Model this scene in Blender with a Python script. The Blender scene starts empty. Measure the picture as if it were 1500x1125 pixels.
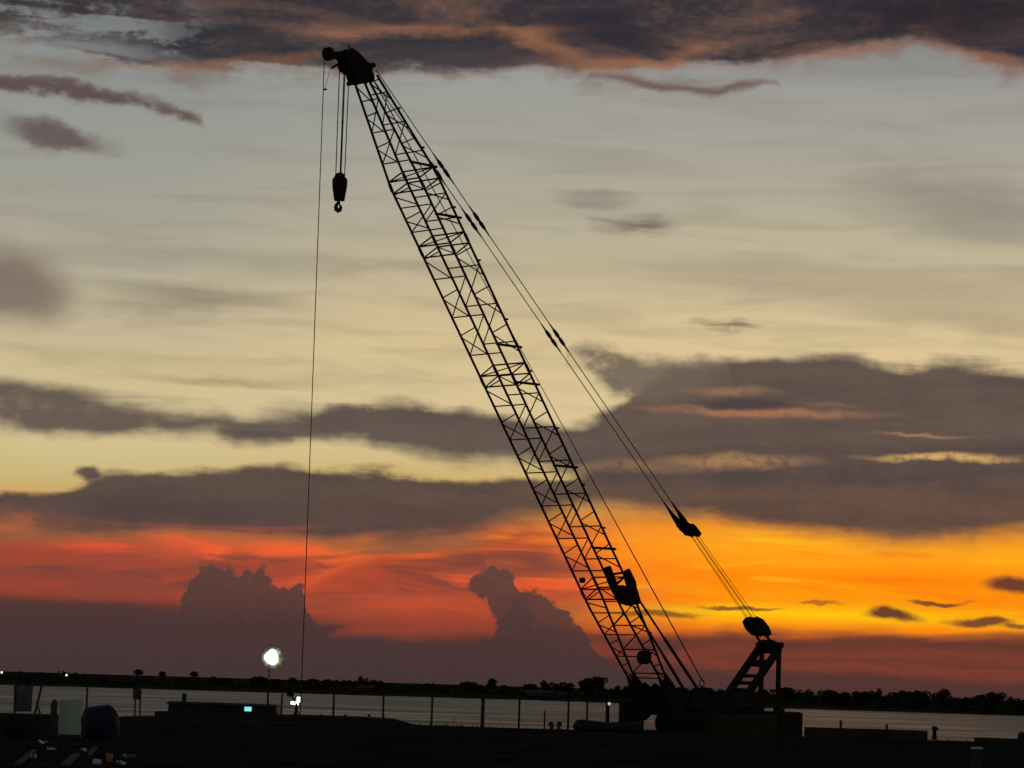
import bpy, bmesh, math, random
from mathutils import Vector, Matrix
R = math.radians
sc = bpy.context.scene
COL = sc.collection

# ------------------------------------------------------------------ camera
F_PX = 4253.0                       # focal length in pixels of a 1500 px wide picture
ROLL = R(1.68)
PITCH = math.atan((1005 - 562.5) * math.cos(ROLL) / F_PX)
EYE = Vector((0, 0, 4.5))
cam_d = bpy.data.cameras.new('camera')
cam_d.sensor_width = 36.0
cam_d.lens = F_PX / 1500 * 36.0
cam_d.clip_start = 0.5
cam_d.clip_end = 100000
cam = bpy.data.objects.new('camera', cam_d)
COL.objects.link(cam)
cam.matrix_world = (Matrix.Translation(EYE) @ Matrix.Rotation(math.pi / 2 + PITCH, 4, 'X')
                    @ Matrix.Rotation(ROLL, 4, 'Z'))
sc.camera = cam
_f = Vector((0, math.cos(PITCH), math.sin(PITCH)))
_u0 = Vector((0, -math.sin(PITCH), math.cos(PITCH)))
_r0 = Vector((1, 0, 0))
_r = _r0 * math.cos(ROLL) + _u0 * math.sin(ROLL)
_u = -_r0 * math.sin(ROLL) + _u0 * math.cos(ROLL)


def ray(x, y):
    return (_f * F_PX + _r * (x - 750) - _u * (y - 562.5)).normalized()


def at(x, y, Y):
    """surveyed point: sight line through photo point (x, y) met at distance Y"""
    d = ray(x, y)
    return EYE + d * (Y / d.y)


def azel(x, y):
    d = ray(x, y)
    return math.degrees(math.atan2(d.x, d.y)), math.degrees(math.asin(d.z))


# ------------------------------------------------------------------ render settings
sc.render.engine = 'CYCLES'
sc.view_settings.view_transform = 'Standard'
sc.view_settings.look = 'None'
sc.view_settings.exposure = 0.0
sc.view_settings.gamma = 1.0
sc.view_settings.use_curve_mapping = False
sc.cycles.max_bounces = 5
sc.cycles.diffuse_bounces = 2
sc.cycles.glossy_bounces = 2
sc.cycles.use_denoising = True
sc.cycles.use_adaptive_sampling = True
sc.cycles.adaptive_threshold = 0.02
sc.cycles.adaptive_min_samples = 8


def lin(c):
    out = []
    for v in c[:3]:
        v = v / 255.0
        out.append(v / 12.92 if v <= 0.04045 else ((v + 0.055) / 1.055) ** 2.4)
    return (out[0], out[1], out[2], 1.0)


# ------------------------------------------------------------------ world: dusk sky with cloud banks
SUN_AZ = R(6.0)         # behind the right-hand end of the far shore
SUN_EL = R(0.3)
world = bpy.data.worlds.new('World')
sc.world = world
world.use_nodes = True
NT = world.node_tree
for n in list(NT.nodes):
    NT.nodes.remove(n)


class S:
    """socket with arithmetic that builds math nodes"""
    def __init__(self, s): self.s = s
    def __add__(a, b): return M('ADD', a, b)
    def __radd__(a, b): return M('ADD', b, a)
    def __sub__(a, b): return M('SUBTRACT', a, b)
    def __rsub__(a, b): return M('SUBTRACT', b, a)
    def __mul__(a, b): return M('MULTIPLY', a, b)
    def __rmul__(a, b): return M('MULTIPLY', b, a)
    def __truediv__(a, b): return M('DIVIDE', a, b)


def put(sock, v):
    if isinstance(v, S):
        NT.links.new(v.s, sock)
    else:
        sock.default_value = v


def M(op, a, b=None, c=None, clamp=False):
    n = NT.nodes.new('ShaderNodeMath')
    n.operation = op
    n.use_clamp = clamp
    put(n.inputs[0], a)
    if b is not None: put(n.inputs[1], b)
    if c is not None: put(n.inputs[2], c)
    return S(n.outputs[0])


def smooth(x, e0, e1, o0=0.0, o1=1.0):
    n = NT.nodes.new('ShaderNodeMapRange')
    n.interpolation_type = 'SMOOTHSTEP'
    put(n.inputs[0], x); put(n.inputs[1], e0); put(n.inputs[2], e1)
    n.inputs[3].default_value = o0; n.inputs[4].default_value = o1
    return S(n.outputs[0])


def xyz(x, y, z=0.0):
    n = NT.nodes.new('ShaderNodeCombineXYZ')
    put(n.inputs[0], x); put(n.inputs[1], y); put(n.inputs[2], z)
    return S(n.outputs[0])


def noise(v, scale=1.0, detail=5.0, rough=0.55, dist=0.0):
    n = NT.nodes.new('ShaderNodeTexNoise')
    n.noise_dimensions = '2D'
    put(n.inputs['Vector'], v)
    n.inputs['Scale'].default_value = scale
    n.inputs['Detail'].default_value = detail
    n.inputs['Roughness'].default_value = rough
    n.inputs['Distortion'].default_value = dist
    return S(n.outputs[0]) - 0.5


def mixc(fac, a, b, clamp=True):
    n = NT.nodes.new('ShaderNodeMix')
    n.data_type = 'RGBA'
    n.clamp_factor = clamp
    put(n.inputs[0], fac); put(n.inputs[6], a); put(n.inputs[7], b)
    return S(n.outputs[2])


def ramp(x, stops):
    n = NT.nodes.new('ShaderNodeValToRGB')
    put(n.inputs[0], x)
    cr = n.color_ramp
    stops = sorted(stops)
    while len(cr.elements) < len(stops):
        cr.elements.new(0.5)
    for e, (p, c) in zip(cr.elements, stops):
        e.position = p; e.color = c
    return S(n.outputs[0])


tc = NT.nodes.new('ShaderNodeTexCoord')
sep = NT.nodes.new('ShaderNodeSeparateXYZ')
NT.links.new(tc.outputs['Generated'], sep.inputs[0])
DX, DY, DZ = S(sep.outputs[0]), S(sep.outputs[1]), S(sep.outputs[2])
AZ = M('ARCTAN2', DX, DY) * 57.29578
EL = M('ARCSINE', M('MINIMUM', M('MAXIMUM', DZ, -1.0), 1.0)) * 57.29578
W = 11.25
ELMAX = 20.0
PX = 1 / 74.2                                       # one photo pixel in degrees


def noise_col(v, scale, detail, rough, dist=0.0):
    n = NT.nodes.new('ShaderNodeTexNoise')
    n.noise_dimensions = '2D'
    put(n.inputs['Vector'], v)
    n.inputs['Scale'].default_value = scale
    n.inputs['Detail'].default_value = detail
    n.inputs['Roughness'].default_value = rough
    n.inputs['Distortion'].default_value = dist
    s_ = NT.nodes.new('ShaderNodeSeparateXYZ')
    NT.links.new(n.outputs['Color'], s_.inputs[0])
    return S(s_.outputs[0]) - 0.5, S(s_.outputs[1]) - 0.5, S(s_.outputs[2]) - 0.5


# one fractal warp shared by everything gives every outline its ragged shape
wa, we, N_PF = noise_col(xyz(AZ * 0.8 + 31.0, EL * 1.25), 1.0, 5, 0.52)
AZR = AZ
AZ = AZ + wa * 0.9
EL0 = EL
EL = EL + we * 0.26
N_WI, N_ST, N_XX = noise_col(xyz(AZR * 0.26 + EL0 * 0.10 + 57.0, EL0 * 2.1), 1.0, 5, 0.55, 0.4)   # long streaks
N_FN = noise(xyz(AZR + 83.0, EL0 * 1.6), 4.0, 3, 0.6)
vo = NT.nodes.new('ShaderNodeTexVoronoi')           # cauliflower billows
vo.voronoi_dimensions = '2D'
vo.feature = 'SMOOTH_F1'
put(vo.inputs['Vector'], xyz(AZR + wa * 0.4, EL0 + we * 0.4))
vo.inputs['Scale'].default_value = 3.8
vo.inputs['Detail'].default_value = 2.0
vo.inputs['Roughness'].default_value = 0.5
vo.inputs['Smoothness'].default_value = 0.35
N_BI = S(vo.outputs['Distance']) - 0.42
T = M('PINGPONG', AZ + W, 2 * W) / (2 * W)          # the same kind of sky goes on all round
AZP = T * (2 * W) - W


def curve(points):
    """elevation / ELMAX as a function of azimuth through surveyed points"""
    ps = []
    for (x, y) in points:
        a, e = azel(x, y)
        ps.append(((a + W) / (2 * W), min(max(e / ELMAX, 0.0), 1.0)))
    ps.sort()
    n = NT.nodes.new('ShaderNodeFloatCurve')
    put(n.inputs['Value'], T)
    c = n.mapping.curves[0]
    while len(c.points) < len(ps):
        c.points.new(0.5, 0.5)
    for p, q in zip(c.points, ps):
        p.location = q
        p.handle_type = 'AUTO_CLAMPED'
    n.mapping.extend = 'HORIZONTAL'
    n.mapping.update()
    return S(n.outputs[0])


ELN = EL * (1 / ELMAX)
_warps = {}


def warped(terms):
    """elevation / ELMAX displaced by a blend of noises, shared between clouds"""
    if terms not in _warps:
        e = ELN
        for nm, k in terms:
            e = M('MULTIPLY_ADD', {'pf': N_PF, 'wi': N_WI, 'st': N_ST, 'fn': N_FN, 'bi': N_BI}[nm], k / ELMAX, e)
        _warps[terms] = (e, xyz(AZP, e * ELMAX))
    return _warps[terms]


def el_at(y):
    return (1005 - y) * PX


ELS = M('MULTIPLY_ADD', N_WI, 0.004, EL0 / ELMAX)


def sky_ramp(stops):
    return ramp(ELS, [(max(el_at(y), 0) / ELMAX, lin(c)) for y, c in stops])


# clear sky behind the clouds: three elevation profiles across the sunset
HI = [(0, (112, 112, 118)), (-150, (84, 86, 98)), (-400, (60, 64, 80))]
L_ = sky_ramp([(1005, (62, 48, 52)), (960, (72, 48, 50)), (915, (92, 54, 50)), (885, (152, 66, 50)), (860, (188, 76, 54)),
               (835, (196, 78, 56)), (808, (232, 84, 52)), (780, (196, 92, 56)), (745, (204, 168, 102)), (715, (204, 184, 126)),
               (650, (214, 196, 149)), (560, (206, 188, 145)), (480, (191, 180, 149)), (400, (175, 168, 148)),
               (300, (161, 159, 147)), (200, (151, 153, 146)), (100, (139, 144, 143))] + HI)
M_ = sky_ramp([(1005, (72, 50, 50)), (960, (86, 52, 48)), (930, (112, 58, 48)), (905, (178, 74, 48)), (880, (212, 86, 50)),
               (850, (228, 92, 48)), (815, (252, 112, 38)), (785, (248, 124, 40)), (755, (215, 140, 64)), (710, (205, 176, 108)),
               (650, (218, 196, 149)), (590, (217, 195, 149)), (500, (215, 192, 147)), (400, (193, 180, 148)),
               (300, (177, 170, 151)), (200, (163, 161, 151)), (110, (155, 155, 150))] + HI)
R_ = sky_ramp([(1005, (78, 47, 45)), (965, (98, 52, 44)), (938, (122, 60, 42)), (922, (225, 104, 28)), (905, (255, 148, 18)),
               (888, (255, 200, 18)), (872, (255, 158, 14)), (835, (255, 138, 12)), (795, (255, 166, 28)), (760, (246, 150, 40)),
               (715, (205, 160, 90)), (640, (222, 194, 141)), (560, (226, 201, 151)), (490, (219, 195, 149)),
               (420, (206, 188, 153)), (330, (186, 176, 150)), (230, (169, 164, 151)), (130, (158, 156, 150))] + HI)
wz = AZP + N_ST * 3.0
sky = mixc(smooth(wz, -8.0, -1.0), L_, M_)
sky = mixc(smooth(wz, 0.2, 4.6), sky, R_)


def over(base, mask, color):
    return mixc(mask, base, color)


def bank(base, top, bot, st, sb, color, terms, op=1.0, fringe=None, fr=(0.15, 0.85), dens=None):
    e = warped(terms)[0]
    m = smooth(e - curve(bot), -sb * PX / ELMAX, sb * PX / ELMAX)
    if top is not None:
        m = m * smooth(e - curve(top), -st * PX / ELMAX, st * PX / ELMAX, 1.0, 0.0)
    if fringe is not None:
        color = mixc(smooth(m, fr[0], fr[1]), fringe, color)
    if dens is not None:
        m = m * dens
    elif op != 1.0:
        m = m * op
    return over(base, m, color)


def puff(base, x, y, rx, ry, color, terms, soft=0.5, op=1.0, tilt=0.0, dens=None):
    """one small cloud: ragged lens round a surveyed centre"""
    a, e = azel(x, y)
    n = NT.nodes.new('ShaderNodeMapping')
    n.vector_type = 'TEXTURE'
    put(n.inputs['Vector'], warped(terms)[1])
    n.inputs['Location'].default_value = (a, e, 0)
    n.inputs['Rotation'].default_value = (0, 0, math.atan(tilt))
    n.inputs['Scale'].default_value = (rx * PX, ry * PX, 1)
    d = NT.nodes.new('ShaderNodeVectorMath')
    d.operation = 'LENGTH'
    NT.links.new(n.outputs[0], d.inputs[0])
    m = smooth(S(d.outputs['Value']), max(0.0, 1.0 - soft), 1.0 + soft, op, 0.0)
    if dens is not None:
        m = m * dens
    return over(base, m, color)


C = lambda r, g, b: lin((r, g, b))
# streaks inside the red and orange glow
glow = smooth(EL, 1.1, 1.9) * smooth(EL, 2.9, 3.5, 1.0, 0.0)
left = smooth(AZP, 0.5, 2.5, 1.0, 0.0)
sky = over(sky, glow * left * smooth(N_WI, -0.14, 0.10) * 0.85, C(150, 70, 52))
sky = over(sky, glow * left * smooth(N_WI, -0.10, -0.24) * 0.7, C(250, 98, 52))
sky = over(sky, glow * smooth(AZP, 1.0, 3.0) * smooth(N_WI, 0.0, 0.2) * 0.55, C(255, 118, 12))
sky = over(sky, glow * smooth(AZP, 1.0, 3.0) * smooth(N_WI, -0.04, -0.22) * 0.6, C(255, 186, 34))
# thin uneven veils over the clear sky
sky = over(sky, smooth(EL0, 4.5, 6.0) * smooth(N_XX, -0.08, 0.22) * 0.32, ramp(EL0 / 14.0, [(0.3, C(168, 150, 112)), (0.6, C(150, 139, 120)), (0.9, C(128, 126, 122))]))
RG = (('pf', 0.35), ('fn', 0.17))
# hanging streaks left
WI = (('wi', 0.45),)
WI2 = (('wi', 0.75), ('fn', 0.04))
PF = (('pf', 0.35), ('fn', 0.06))
PFW = (('pf', 0.30), ('wi', 0.42), ('fn', 0.07))
BI = (('bi', 0.20), ('fn', 0.03))
sky = bank(sky, [(-80, 822), (0, 822), (90, 826), (170, 838), (240, 852), (300, 850), (310, 880), (1600, 880)],
           [(-80, 850), (0, 850), (100, 862), (200, 868), (280, 866), (300, 862), (310, 868), (1600, 868)],
           10, 12, C(132, 66, 54), WI2, 0.8)
sky = bank(sky, [(-80, 900), (430, 900), (450, 868), (500, 838), (560, 820), (620, 822), (700, 812), (720, 860), (1600, 900)],
           [(-80, 890), (430, 890), (450, 872), (520, 866), (600, 856), (700, 838), (720, 850), (1600, 890)],
           12, 14, C(158, 68, 48), WI2, 0.8)
sky = bank(sky, [(-80, 790), (100, 790), (180, 792), (240, 806), (300, 820), (310, 850), (1600, 850)],
           [(-80, 780), (100, 785), (180, 806), (240, 816), (300, 824), (310, 838), (1600, 838)],
           9, 10, C(150, 78, 54), WI2, 0.7)
sky = over(sky, glow * left * smooth(N_XX + N_WI * 0.4, 0.0, 0.14) * 0.7, C(112, 66, 58))
# low murk along the horizon
murk = mixc(smooth(AZP, -3.0, 3.0), ramp(EL0 / 2.4, [(0.0, C(68, 53, 55)), (0.45, C(75, 54, 53)), (0.8, C(86, 57, 51)), (1.0, C(98, 60, 49))]),
            ramp(EL0 / 2.4, [(0.0, C(80, 53, 49)), (0.3, C(86, 53, 47)), (0.6, C(96, 55, 46)), (1.0, C(112, 58, 42))]))
sky = bank(sky, [(-80, 872), (0, 876), (120, 880), (240, 888), (330, 896), (450, 905), (560, 926), (700, 934), (860, 936), (1000, 931), (1160, 927), (1320, 930), (1500, 936), (1580, 938)],
           [(-80, 1040), (1580, 1060)], 14, 5, murk, WI, 0.94)
sky = bank(sky, [(-80, 1000), (420, 1000), (480, 940), (530, 915), (600, 905), (680, 902), (740, 912), (800, 935), (1600, 990)],
           [(-80, 960), (420, 950), (480, 938), (540, 934), (620, 928), (700, 926), (760, 932), (820, 950), (1600, 1000)],
           12, 16, C(150, 66, 48), WI2, 0.8)
sky = bank(sky, [(-80, 985), (960, 962), (1000, 944), (1200, 945), (1500, 958), (1580, 960)],
           [(-80, 975), (960, 952), (1000, 958), (1200, 962), (1500, 974), (1580, 976)],
           9, 9, C(142, 66, 48), WI, 0.55)
# two towering cumulus
cum = ramp(EL0 / 2.6, [(0.0, C(71, 54, 55)), (0.35, C(77, 55, 54)), (0.75, C(92, 66, 60)), (1.0, C(100, 73, 65))])
cum = mixc(smooth(N_BI, -0.25, 0.25) * 0.22, cum, C(62, 46, 46))
sky = bank(sky, [(-80, 960), (236, 940), (258, 905), (270, 868), (274, 842), (288, 830), (316, 822), (340, 824), (349, 840), (356, 830), (375, 826), (388, 834), (394, 852), (408, 858), (420, 848),
                 (438, 850), (447, 868), (452, 892), (462, 912), (488, 935), (520, 968), (600, 1000), (1600, 1040)],
           [(-80, 1020), (1600, 1060)], 4.5, 5, cum, BI, 0.93)
sky = bank(sky, [(-80, 1000), (600, 990), (680, 945), (715, 930), (738, 912), (746, 890), (756, 870), (770, 860), (786, 858), (804, 868), (820, 880), (840, 906), (856, 926), (880, 958), (940, 990), (1600, 1050)],
           [(-80, 1020), (1600, 1060)], 4.5, 5, cum, BI, 0.92)
sky = bank(sky, [(-80, 1000), (676, 860), (684, 848), (700, 834), (722, 828), (742, 832), (756, 846), (768, 866), (784, 882), (800, 920), (1600, 1050)],
           [(-80, 990), (676, 850), (684, 860), (700, 872), (716, 888), (732, 904), (750, 918), (768, 925), (784, 910), (800, 915), (1600, 1040)], 4.5, 6, cum, BI, 0.92)
# brown veil trailing under the lower deck at left
sky = bank(sky, [(-80, 752), (0, 755), (300, 770), (560, 785), (700, 775), (760, 800), (1600, 900)],
           [(-80, 778), (0, 782), (120, 792), (260, 800), (420, 806), (560, 812), (680, 800), (760, 780), (1600, 880)],
           10, 16, C(158, 98, 62), WI2, 0.75)
# small dark scuds in the yellow
DK = C(112, 62, 42)
SC_ = (('pf', 0.10), ('fn', 0.06))
for (x, y, rx, ry, o) in ((1482, 856, 42, 11, 1), (1304, 901, 40, 8, 1), (1378, 882, 34, 3.5, .9), (1436, 912, 44, 6, .95), (1494, 920, 30, 4, .8),
                          (1085, 892, 52, 3.2, .85), (960, 899, 56, 4.2, .8), (1205, 885, 26, 2.5, .6)):
    sky = puff(sky, x, y, rx, ry, DK, SC_, 0.5, o)
# lower dark deck and the deck above it
inner = smooth(N_ST + N_PF * 0.5 + N_FN * 0.35, -0.25, 0.25)
deck2 = mixc(smooth(AZP, -5.0, 4.0), C(88, 73, 68), C(99, 76, 66))
deck2 = mixc(inner * 0.55, deck2, C(70, 60, 60))
sky = bank(sky, [(-80, 735), (0, 730), (60, 724), (108, 712), (150, 694), (230, 688), (320, 692), (380, 686), (470, 688), (560, 692), (660, 700), (740, 701), (830, 694), (900, 676), (1000, 660), (1150, 655), (1500, 655), (1580, 655)],
           [(-80, 764), (0, 766), (120, 776), (240, 782), (330, 778), (430, 786), (520, 796), (620, 795), (700, 778), (780, 764), (860, 750), (940, 751), (1010, 760), (1080, 770), (1170, 778), (1260, 790), (1330, 798), (1400, 794), (1460, 784), (1580, 780)],
           9, 24, deck2, PFW, 0.97, C(148, 94, 60), (0.1, 0.75))
sky = puff(sky, 131, 692, 19, 12, C(86, 72, 68), PF, 0.4, 0.95)
deck1 = mixc(smooth(AZP, -6.0, 5.0), C(90, 79, 74), C(93, 77, 71))
deck1 = mixc(inner * 0.6, deck1, C(72, 62, 63))
sky = bank(sky, [(-80, 640), (300, 640), (320, 628), (360, 622), (430, 622), (470, 612), (490, 600), (530, 590), (575, 586), (625, 590), (665, 604), (720, 611), (800, 620), (850, 618), (890, 606), (925, 585), (950, 556), (985, 538), (1040, 529), (1140, 527), (1250, 526), (1330, 533), (1390, 530), (1450, 535), (1580, 546)],
           [(-80, 632), (300, 634), (330, 644), (390, 652), (450, 640), (500, 642), (560, 658), (640, 672), (740, 676), (850, 686), (900, 710), (1580, 710)],
           11, 16, deck1, PFW, 0.96)
sky = bank(sky, [(-80, 556), (0, 560), (90, 568), (170, 588), (240, 596), (330, 604), (430, 604), (520, 604), (560, 640), (1600, 640)],
           [(-80, 624), (0, 628), (120, 636), (190, 632), (260, 630), (340, 634), (430, 634), (520, 626), (560, 620), (1600, 620)],
           15, 15, C(96, 83, 76), PFW, 0.92, dens=smooth(N_PF + N_FN * 0.4, -0.4, 0.0, 0.78, 0.96))
sky = bank(sky, [(-80, 700), (815, 560), (832, 516), (866, 506), (915, 514), (960, 524), (1010, 530), (1060, 528), (1090, 580), (1600, 700)],
           [(-80, 680), (815, 530), (840, 530), (872, 552), (905, 580), (950, 590), (1000, 580), (1060, 560), (1090, 560), (1600, 680)],
           13, 22, C(110, 96, 84), RG, 0.85, dens=smooth(N_PF + N_FN * 0.5, -0.35, 0.05, 0.45, 0.92))
# bright slots and the lit lens in the right-hand deck
brk = smooth(N_FN + N_PF, -0.45, 0.0, 0.25, 1.0)
for (x, y, rx, ry, col, o) in ((1078, 676, 90, 8, C(168, 128, 86), .85), (1380, 672, 84, 5, C(216, 172, 106), .95), (1350, 638, 50, 2.6, C(164, 122, 92), .8),
                               (930, 684, 80, 8, C(150, 116, 84), .6), (1115, 604, 135, 6, C(166, 114, 84), .9), (1080, 574, 56, 6, C(150, 112, 84), .8),
                               (1190, 592, 60, 3, C(146, 104, 82), .5)):
    sky = puff(sky, x, y, rx, ry, col, SC_, 0.8, o, 0.0, brk)
sky = puff(sky, 1108, 592, 78, 7.5, C(80, 64, 66), SC_, 0.5, 0.95)
# faint high veils
VE = C(150, 136, 112)
VW = (('wi', 0.6), ('pf', 0.25))
for (x, y, rx, ry, col, o, t) in ((300, 436, 110, 16, C(138, 124, 106), .7, -.06), (220, 450, 60, 8, C(146, 132, 110), .5, 0),
                                  (330, 556, 110, 9, C(150, 134, 104), .55, 0), (868, 292, 50, 8, C(132, 124, 112), .6, -.06),
                                  (935, 326, 46, 9, C(112, 98, 90), .85, 0), (1066, 479, 38, 5.5, C(126, 106, 86), .85, .06),
                                  (1440, 305, 140, 40, C(138, 130, 120), .7, -.08), (1300, 420, 340, 30, C(164, 151, 124), .6, -.05), (600, 392, 160, 12, C(150, 140, 120), .45, 0),
                                  (240, 372, 220, 14, C(150, 142, 126), .4, .03), (1420, 470, 160, 16, C(158, 144, 116), .5, -.04)):
    sky = puff(sky, x, y, rx, ry, col, VW, 0.9, o, t)
sky = puff(sky, 10, 420, 92, 50, C(124, 108, 98), PF, 0.62, 0.9, -.1)
sky = puff(sky, 78, 199, 72, 19, C(98, 84, 84), RG, 0.55, 0.92, -0.14)
sky = bank(sky, [(-80, 100), (0, 104), (60, 110), (120, 118), (180, 132), (230, 148), (300, 168), (330, 200), (1600, 200)],
           [(-80, 128), (0, 130), (70, 138), (150, 148), (220, 162), (300, 178), (330, 180), (1600, 180)],
           10, 10, C(92, 74, 72), RG, 0.92, C(138, 118, 108), (0.1, 0.7), smooth(N_PF + N_FN * 0.5, -0.3, 0.05, 0.5, 0.95))
# the heavy bank across the top, its underside lit
TN, TN2, TN3 = noise_col(xyz(AZR * 0.30 - EL0 * 0.15, EL0 * 1.1 + AZR * 0.03), 0.9, 6, 0.62, 0.5)
topc = ramp(smooth(TN + N_FN * 0.22 - 0.03, -0.24, 0.26), [(0.0, C(42, 40, 48)), (0.35, C(58, 50, 54)), (0.6, C(78, 62, 60)), (0.85, C(94, 70, 64)), (1.0, C(124, 88, 70))])
sky = bank(sky, None,
           [(-80, 45), (0, 52), (70, 60), (140, 82), (200, 98), (300, 100), (420, 102), (540, 108), (640, 106), (730, 98), (820, 100), (900, 104), (960, 98), (1060, 100), (1150, 92), (1230, 70), (1310, 60), (1400, 72), (1460, 96), (1580, 118)],
           4, 13, topc, (('pf', 0.34), ('wi', 0.46), ('fn', 0.16)), 0.97, C(136, 102, 84), (0.3, 0.9),
           dens=M('MAXIMUM', smooth(AZP, -8.6, -5.6, 0.0, 0.96), smooth(N_WI * 1.1 + N_PF * 0.8 + N_FN * 0.4, -0.22, 0.10, 0.15, 0.95)))
sky = puff(sky, 110, 58, 130, 14, C(130, 131, 132), PFW, 0.9, 0.85, -0.1, smooth(N_WI + N_PF * 0.5, -0.14, 0.2))
# thin haze feathering its underside
sky = bank(sky, [(-80, 60), (0, 66), (140, 84), (300, 92), (640, 96), (900, 96), (1150, 86), (1300, 56), (1420, 70), (1580, 110)],
           [(-80, 92), (0, 96), (140, 114), (300, 126), (480, 118), (640, 116), (900, 124), (1150, 108), (1300, 84), (1420, 108), (1580, 150)],
           10, 14, C(124, 106, 98), RG, dens=smooth(N_PF + N_WI * 0.6, -0.12, 0.18, 0.0, 0.6))
# tail curling out of it
sky = bank(sky, [(-80, 160), (850, 130), (870, 106), (930, 112), (990, 122), (1040, 126), (1090, 120), (1140, 121), (1160, 150), (1600, 150)],
           [(-80, 140), (850, 112), (870, 112), (930, 126), (990, 134), (1040, 138), (1090, 131), (1140, 125), (1160, 135), (1600, 135)],
           6, 6, C(104, 84, 76), SC_, 0.85)
# lit ribs and dark cells within the bank
rib = smooth(TN2 + N_FN * 0.3, -0.3, 0.1, 0.2, 1.0)
for (x, y, rx, ry, t, o) in ((660, 46, 170, 9, .03, .6), (800, 64, 90, 10, -.38, .75), (900, 93, 100, 7, -.02, .75), (1005, 82, 50, 8, .4, .5), (340, 92, 150, 7, .10, .45),
                             (1250, 72, 90, 9, .12, .55), (1440, 82, 70, 10, -.3, .55)):
    sky = puff(sky, x, y, rx, ry, C(156, 106, 74), PFW, 0.95, o, t, rib)
sky = puff(sky, 905, 50, 76, 22, C(44, 42, 51), PFW, 0.8, 0.8)
sky = puff(sky, 1400, 25, 150, 28, C(42, 37, 43), PFW, 0.8, 0.8, .06)
sky = puff(sky, 700, 84, 130, 14, C(70, 62, 66), PFW, 0.8, 0.7)

# away from the sunset the sky is plain dusk: Nishita, sun just under the horizon
nish = NT.nodes.new('ShaderNodeTexSky')
nish.sky_type = 'NISHITA'
nish.sun_disc = False
nish.sun_elevation = SUN_EL
nish.sun_rotation = SUN_AZ
nv = NT.nodes.new('ShaderNodeVectorMath')
nv.operation = 'SCALE'
NT.links.new(nish.outputs[0], nv.inputs[0])
nv.inputs['Scale'].default_value = 0.15
away = DX * math.sin(SUN_AZ) + DY * math.cos(SUN_AZ)
west = smooth(away, -0.1, 0.85) * smooth(EL0, 16.0, 30.0, 1.0, 0.12)
sky = mixc(west, S(nv.outputs[0]), sky)
bg = NT.nodes.new('ShaderNodeBackground')
NT.links.new(sky.s, bg.inputs[0])
bg.inputs[1].default_value = 1.0
wo = NT.nodes.new('ShaderNodeOutputWorld')
NT.links.new(bg.outputs[0], wo.inputs[0])
try:
    world.cycles.sampling_method = 'MANUAL'
    world.cycles.sample_map_resolution = 512
except Exception:
    pass

# the sun itself is down: only a last low, weak, reddish beam
sun_d = bpy.data.lights.new('sun', 'SUN')
sun_d.energy = 0.02
sun_d.angle = R(8)
sun_d.color = (1.0, 0.45, 0.18)
sun = bpy.data.objects.new('sun', sun_d)
COL.objects.link(sun)
_sd = Vector((math.sin(SUN_AZ) * math.cos(R(1.5)), math.cos(SUN_AZ) * math.cos(R(1.5)), math.sin(R(1.5))))
sun.rotation_euler = _sd.to_track_quat('Z', 'Y').to_euler()

# ================================================================== helpers
rng = random.Random(7)


def mat(name, col, rough=0.85, spec=0.15, metal=0.0, var=0.35, scale=3.0, bump=0.15, stretch=(1, 1, 1), emit=None, es=0.0):
    m = bpy.data.materials.new(name)
    m.use_nodes = True
    nt = m.node_tree
    p = nt.nodes['Principled BSDF']
    p.inputs['Roughness'].default_value = rough
    p.inputs['Specular IOR Level'].default_value = spec
    p.inputs['Metallic'].default_value = metal
    c = (*col, 1.0)
    if emit is not None:
        p.inputs['Base Color'].default_value = c
        p.inputs['Emission Color'].default_value = (*emit, 1)
        p.inputs['Emission Strength'].default_value = es
        return m
    tcn = nt.nodes.new('ShaderNodeTexCoord')
    mp = nt.nodes.new('ShaderNodeMapping')
    mp.inputs['Scale'].default_value = stretch
    nt.links.new(tcn.outputs['Object'], mp.inputs[0])
    nz = nt.nodes.new('ShaderNodeTexNoise')
    nz.inputs['Scale'].default_value = scale
    nz.inputs['Detail'].default_value = 5
    nt.links.new(mp.outputs[0], nz.inputs['Vector'])
    cr = nt.nodes.new('ShaderNodeValToRGB')
    cr.color_ramp.elements[0].position = 0.3
    cr.color_ramp.elements[1].position = 0.7
    cr.color_ramp.elements[0].color = tuple(v * (1 - var) for v in col) + (1,)
    cr.color_ramp.elements[1].color = tuple(min(1, v * (1 + var)) for v in col) + (1,)
    nt.links.new(nz.outputs[0], cr.inputs[0])
    nt.links.new(cr.outputs[0], p.inputs['Base Color'])
    if bump:
        b = nt.nodes.new('ShaderNodeBump')
        b.inputs['Strength'].default_value = bump
        b.inputs['Distance'].default_value = 0.02
        nt.links.new(nz.outputs[0], b.inputs['Height'])
        nt.links.new(b.outputs[0], p.inputs['Normal'])
    return m


def tag(o, label=None, cat=None, group=None, kind=None):
    if label: o['label'] = label
    if cat: o['category'] = cat
    if group: o['group'] = group
    if kind: o['kind'] = kind
    return o


_base = {}          # world translation of each Empty, so that parts can be modelled in place


def empty(name, loc, label=None, cat=None, group=None):
    o = bpy.data.objects.new(name, None)
    o.empty_display_size = 0.3
    o.location = loc
    COL.objects.link(o)
    _base[o] = Vector(loc)
    return tag(o, label, cat, group)


def link(name, me, m, parent=None, matrix=None):
    o = bpy.data.objects.new(name, me)
    COL.objects.link(o)
    if m is not None and not me.materials:
        me.materials.append(m)
    if parent is not None:
        o.parent = parent
        if parent in _base:
            o.matrix_parent_inverse = Matrix.Translation(-_base[parent])
    if matrix is not None:
        o.matrix_basis = matrix
    return o


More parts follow.
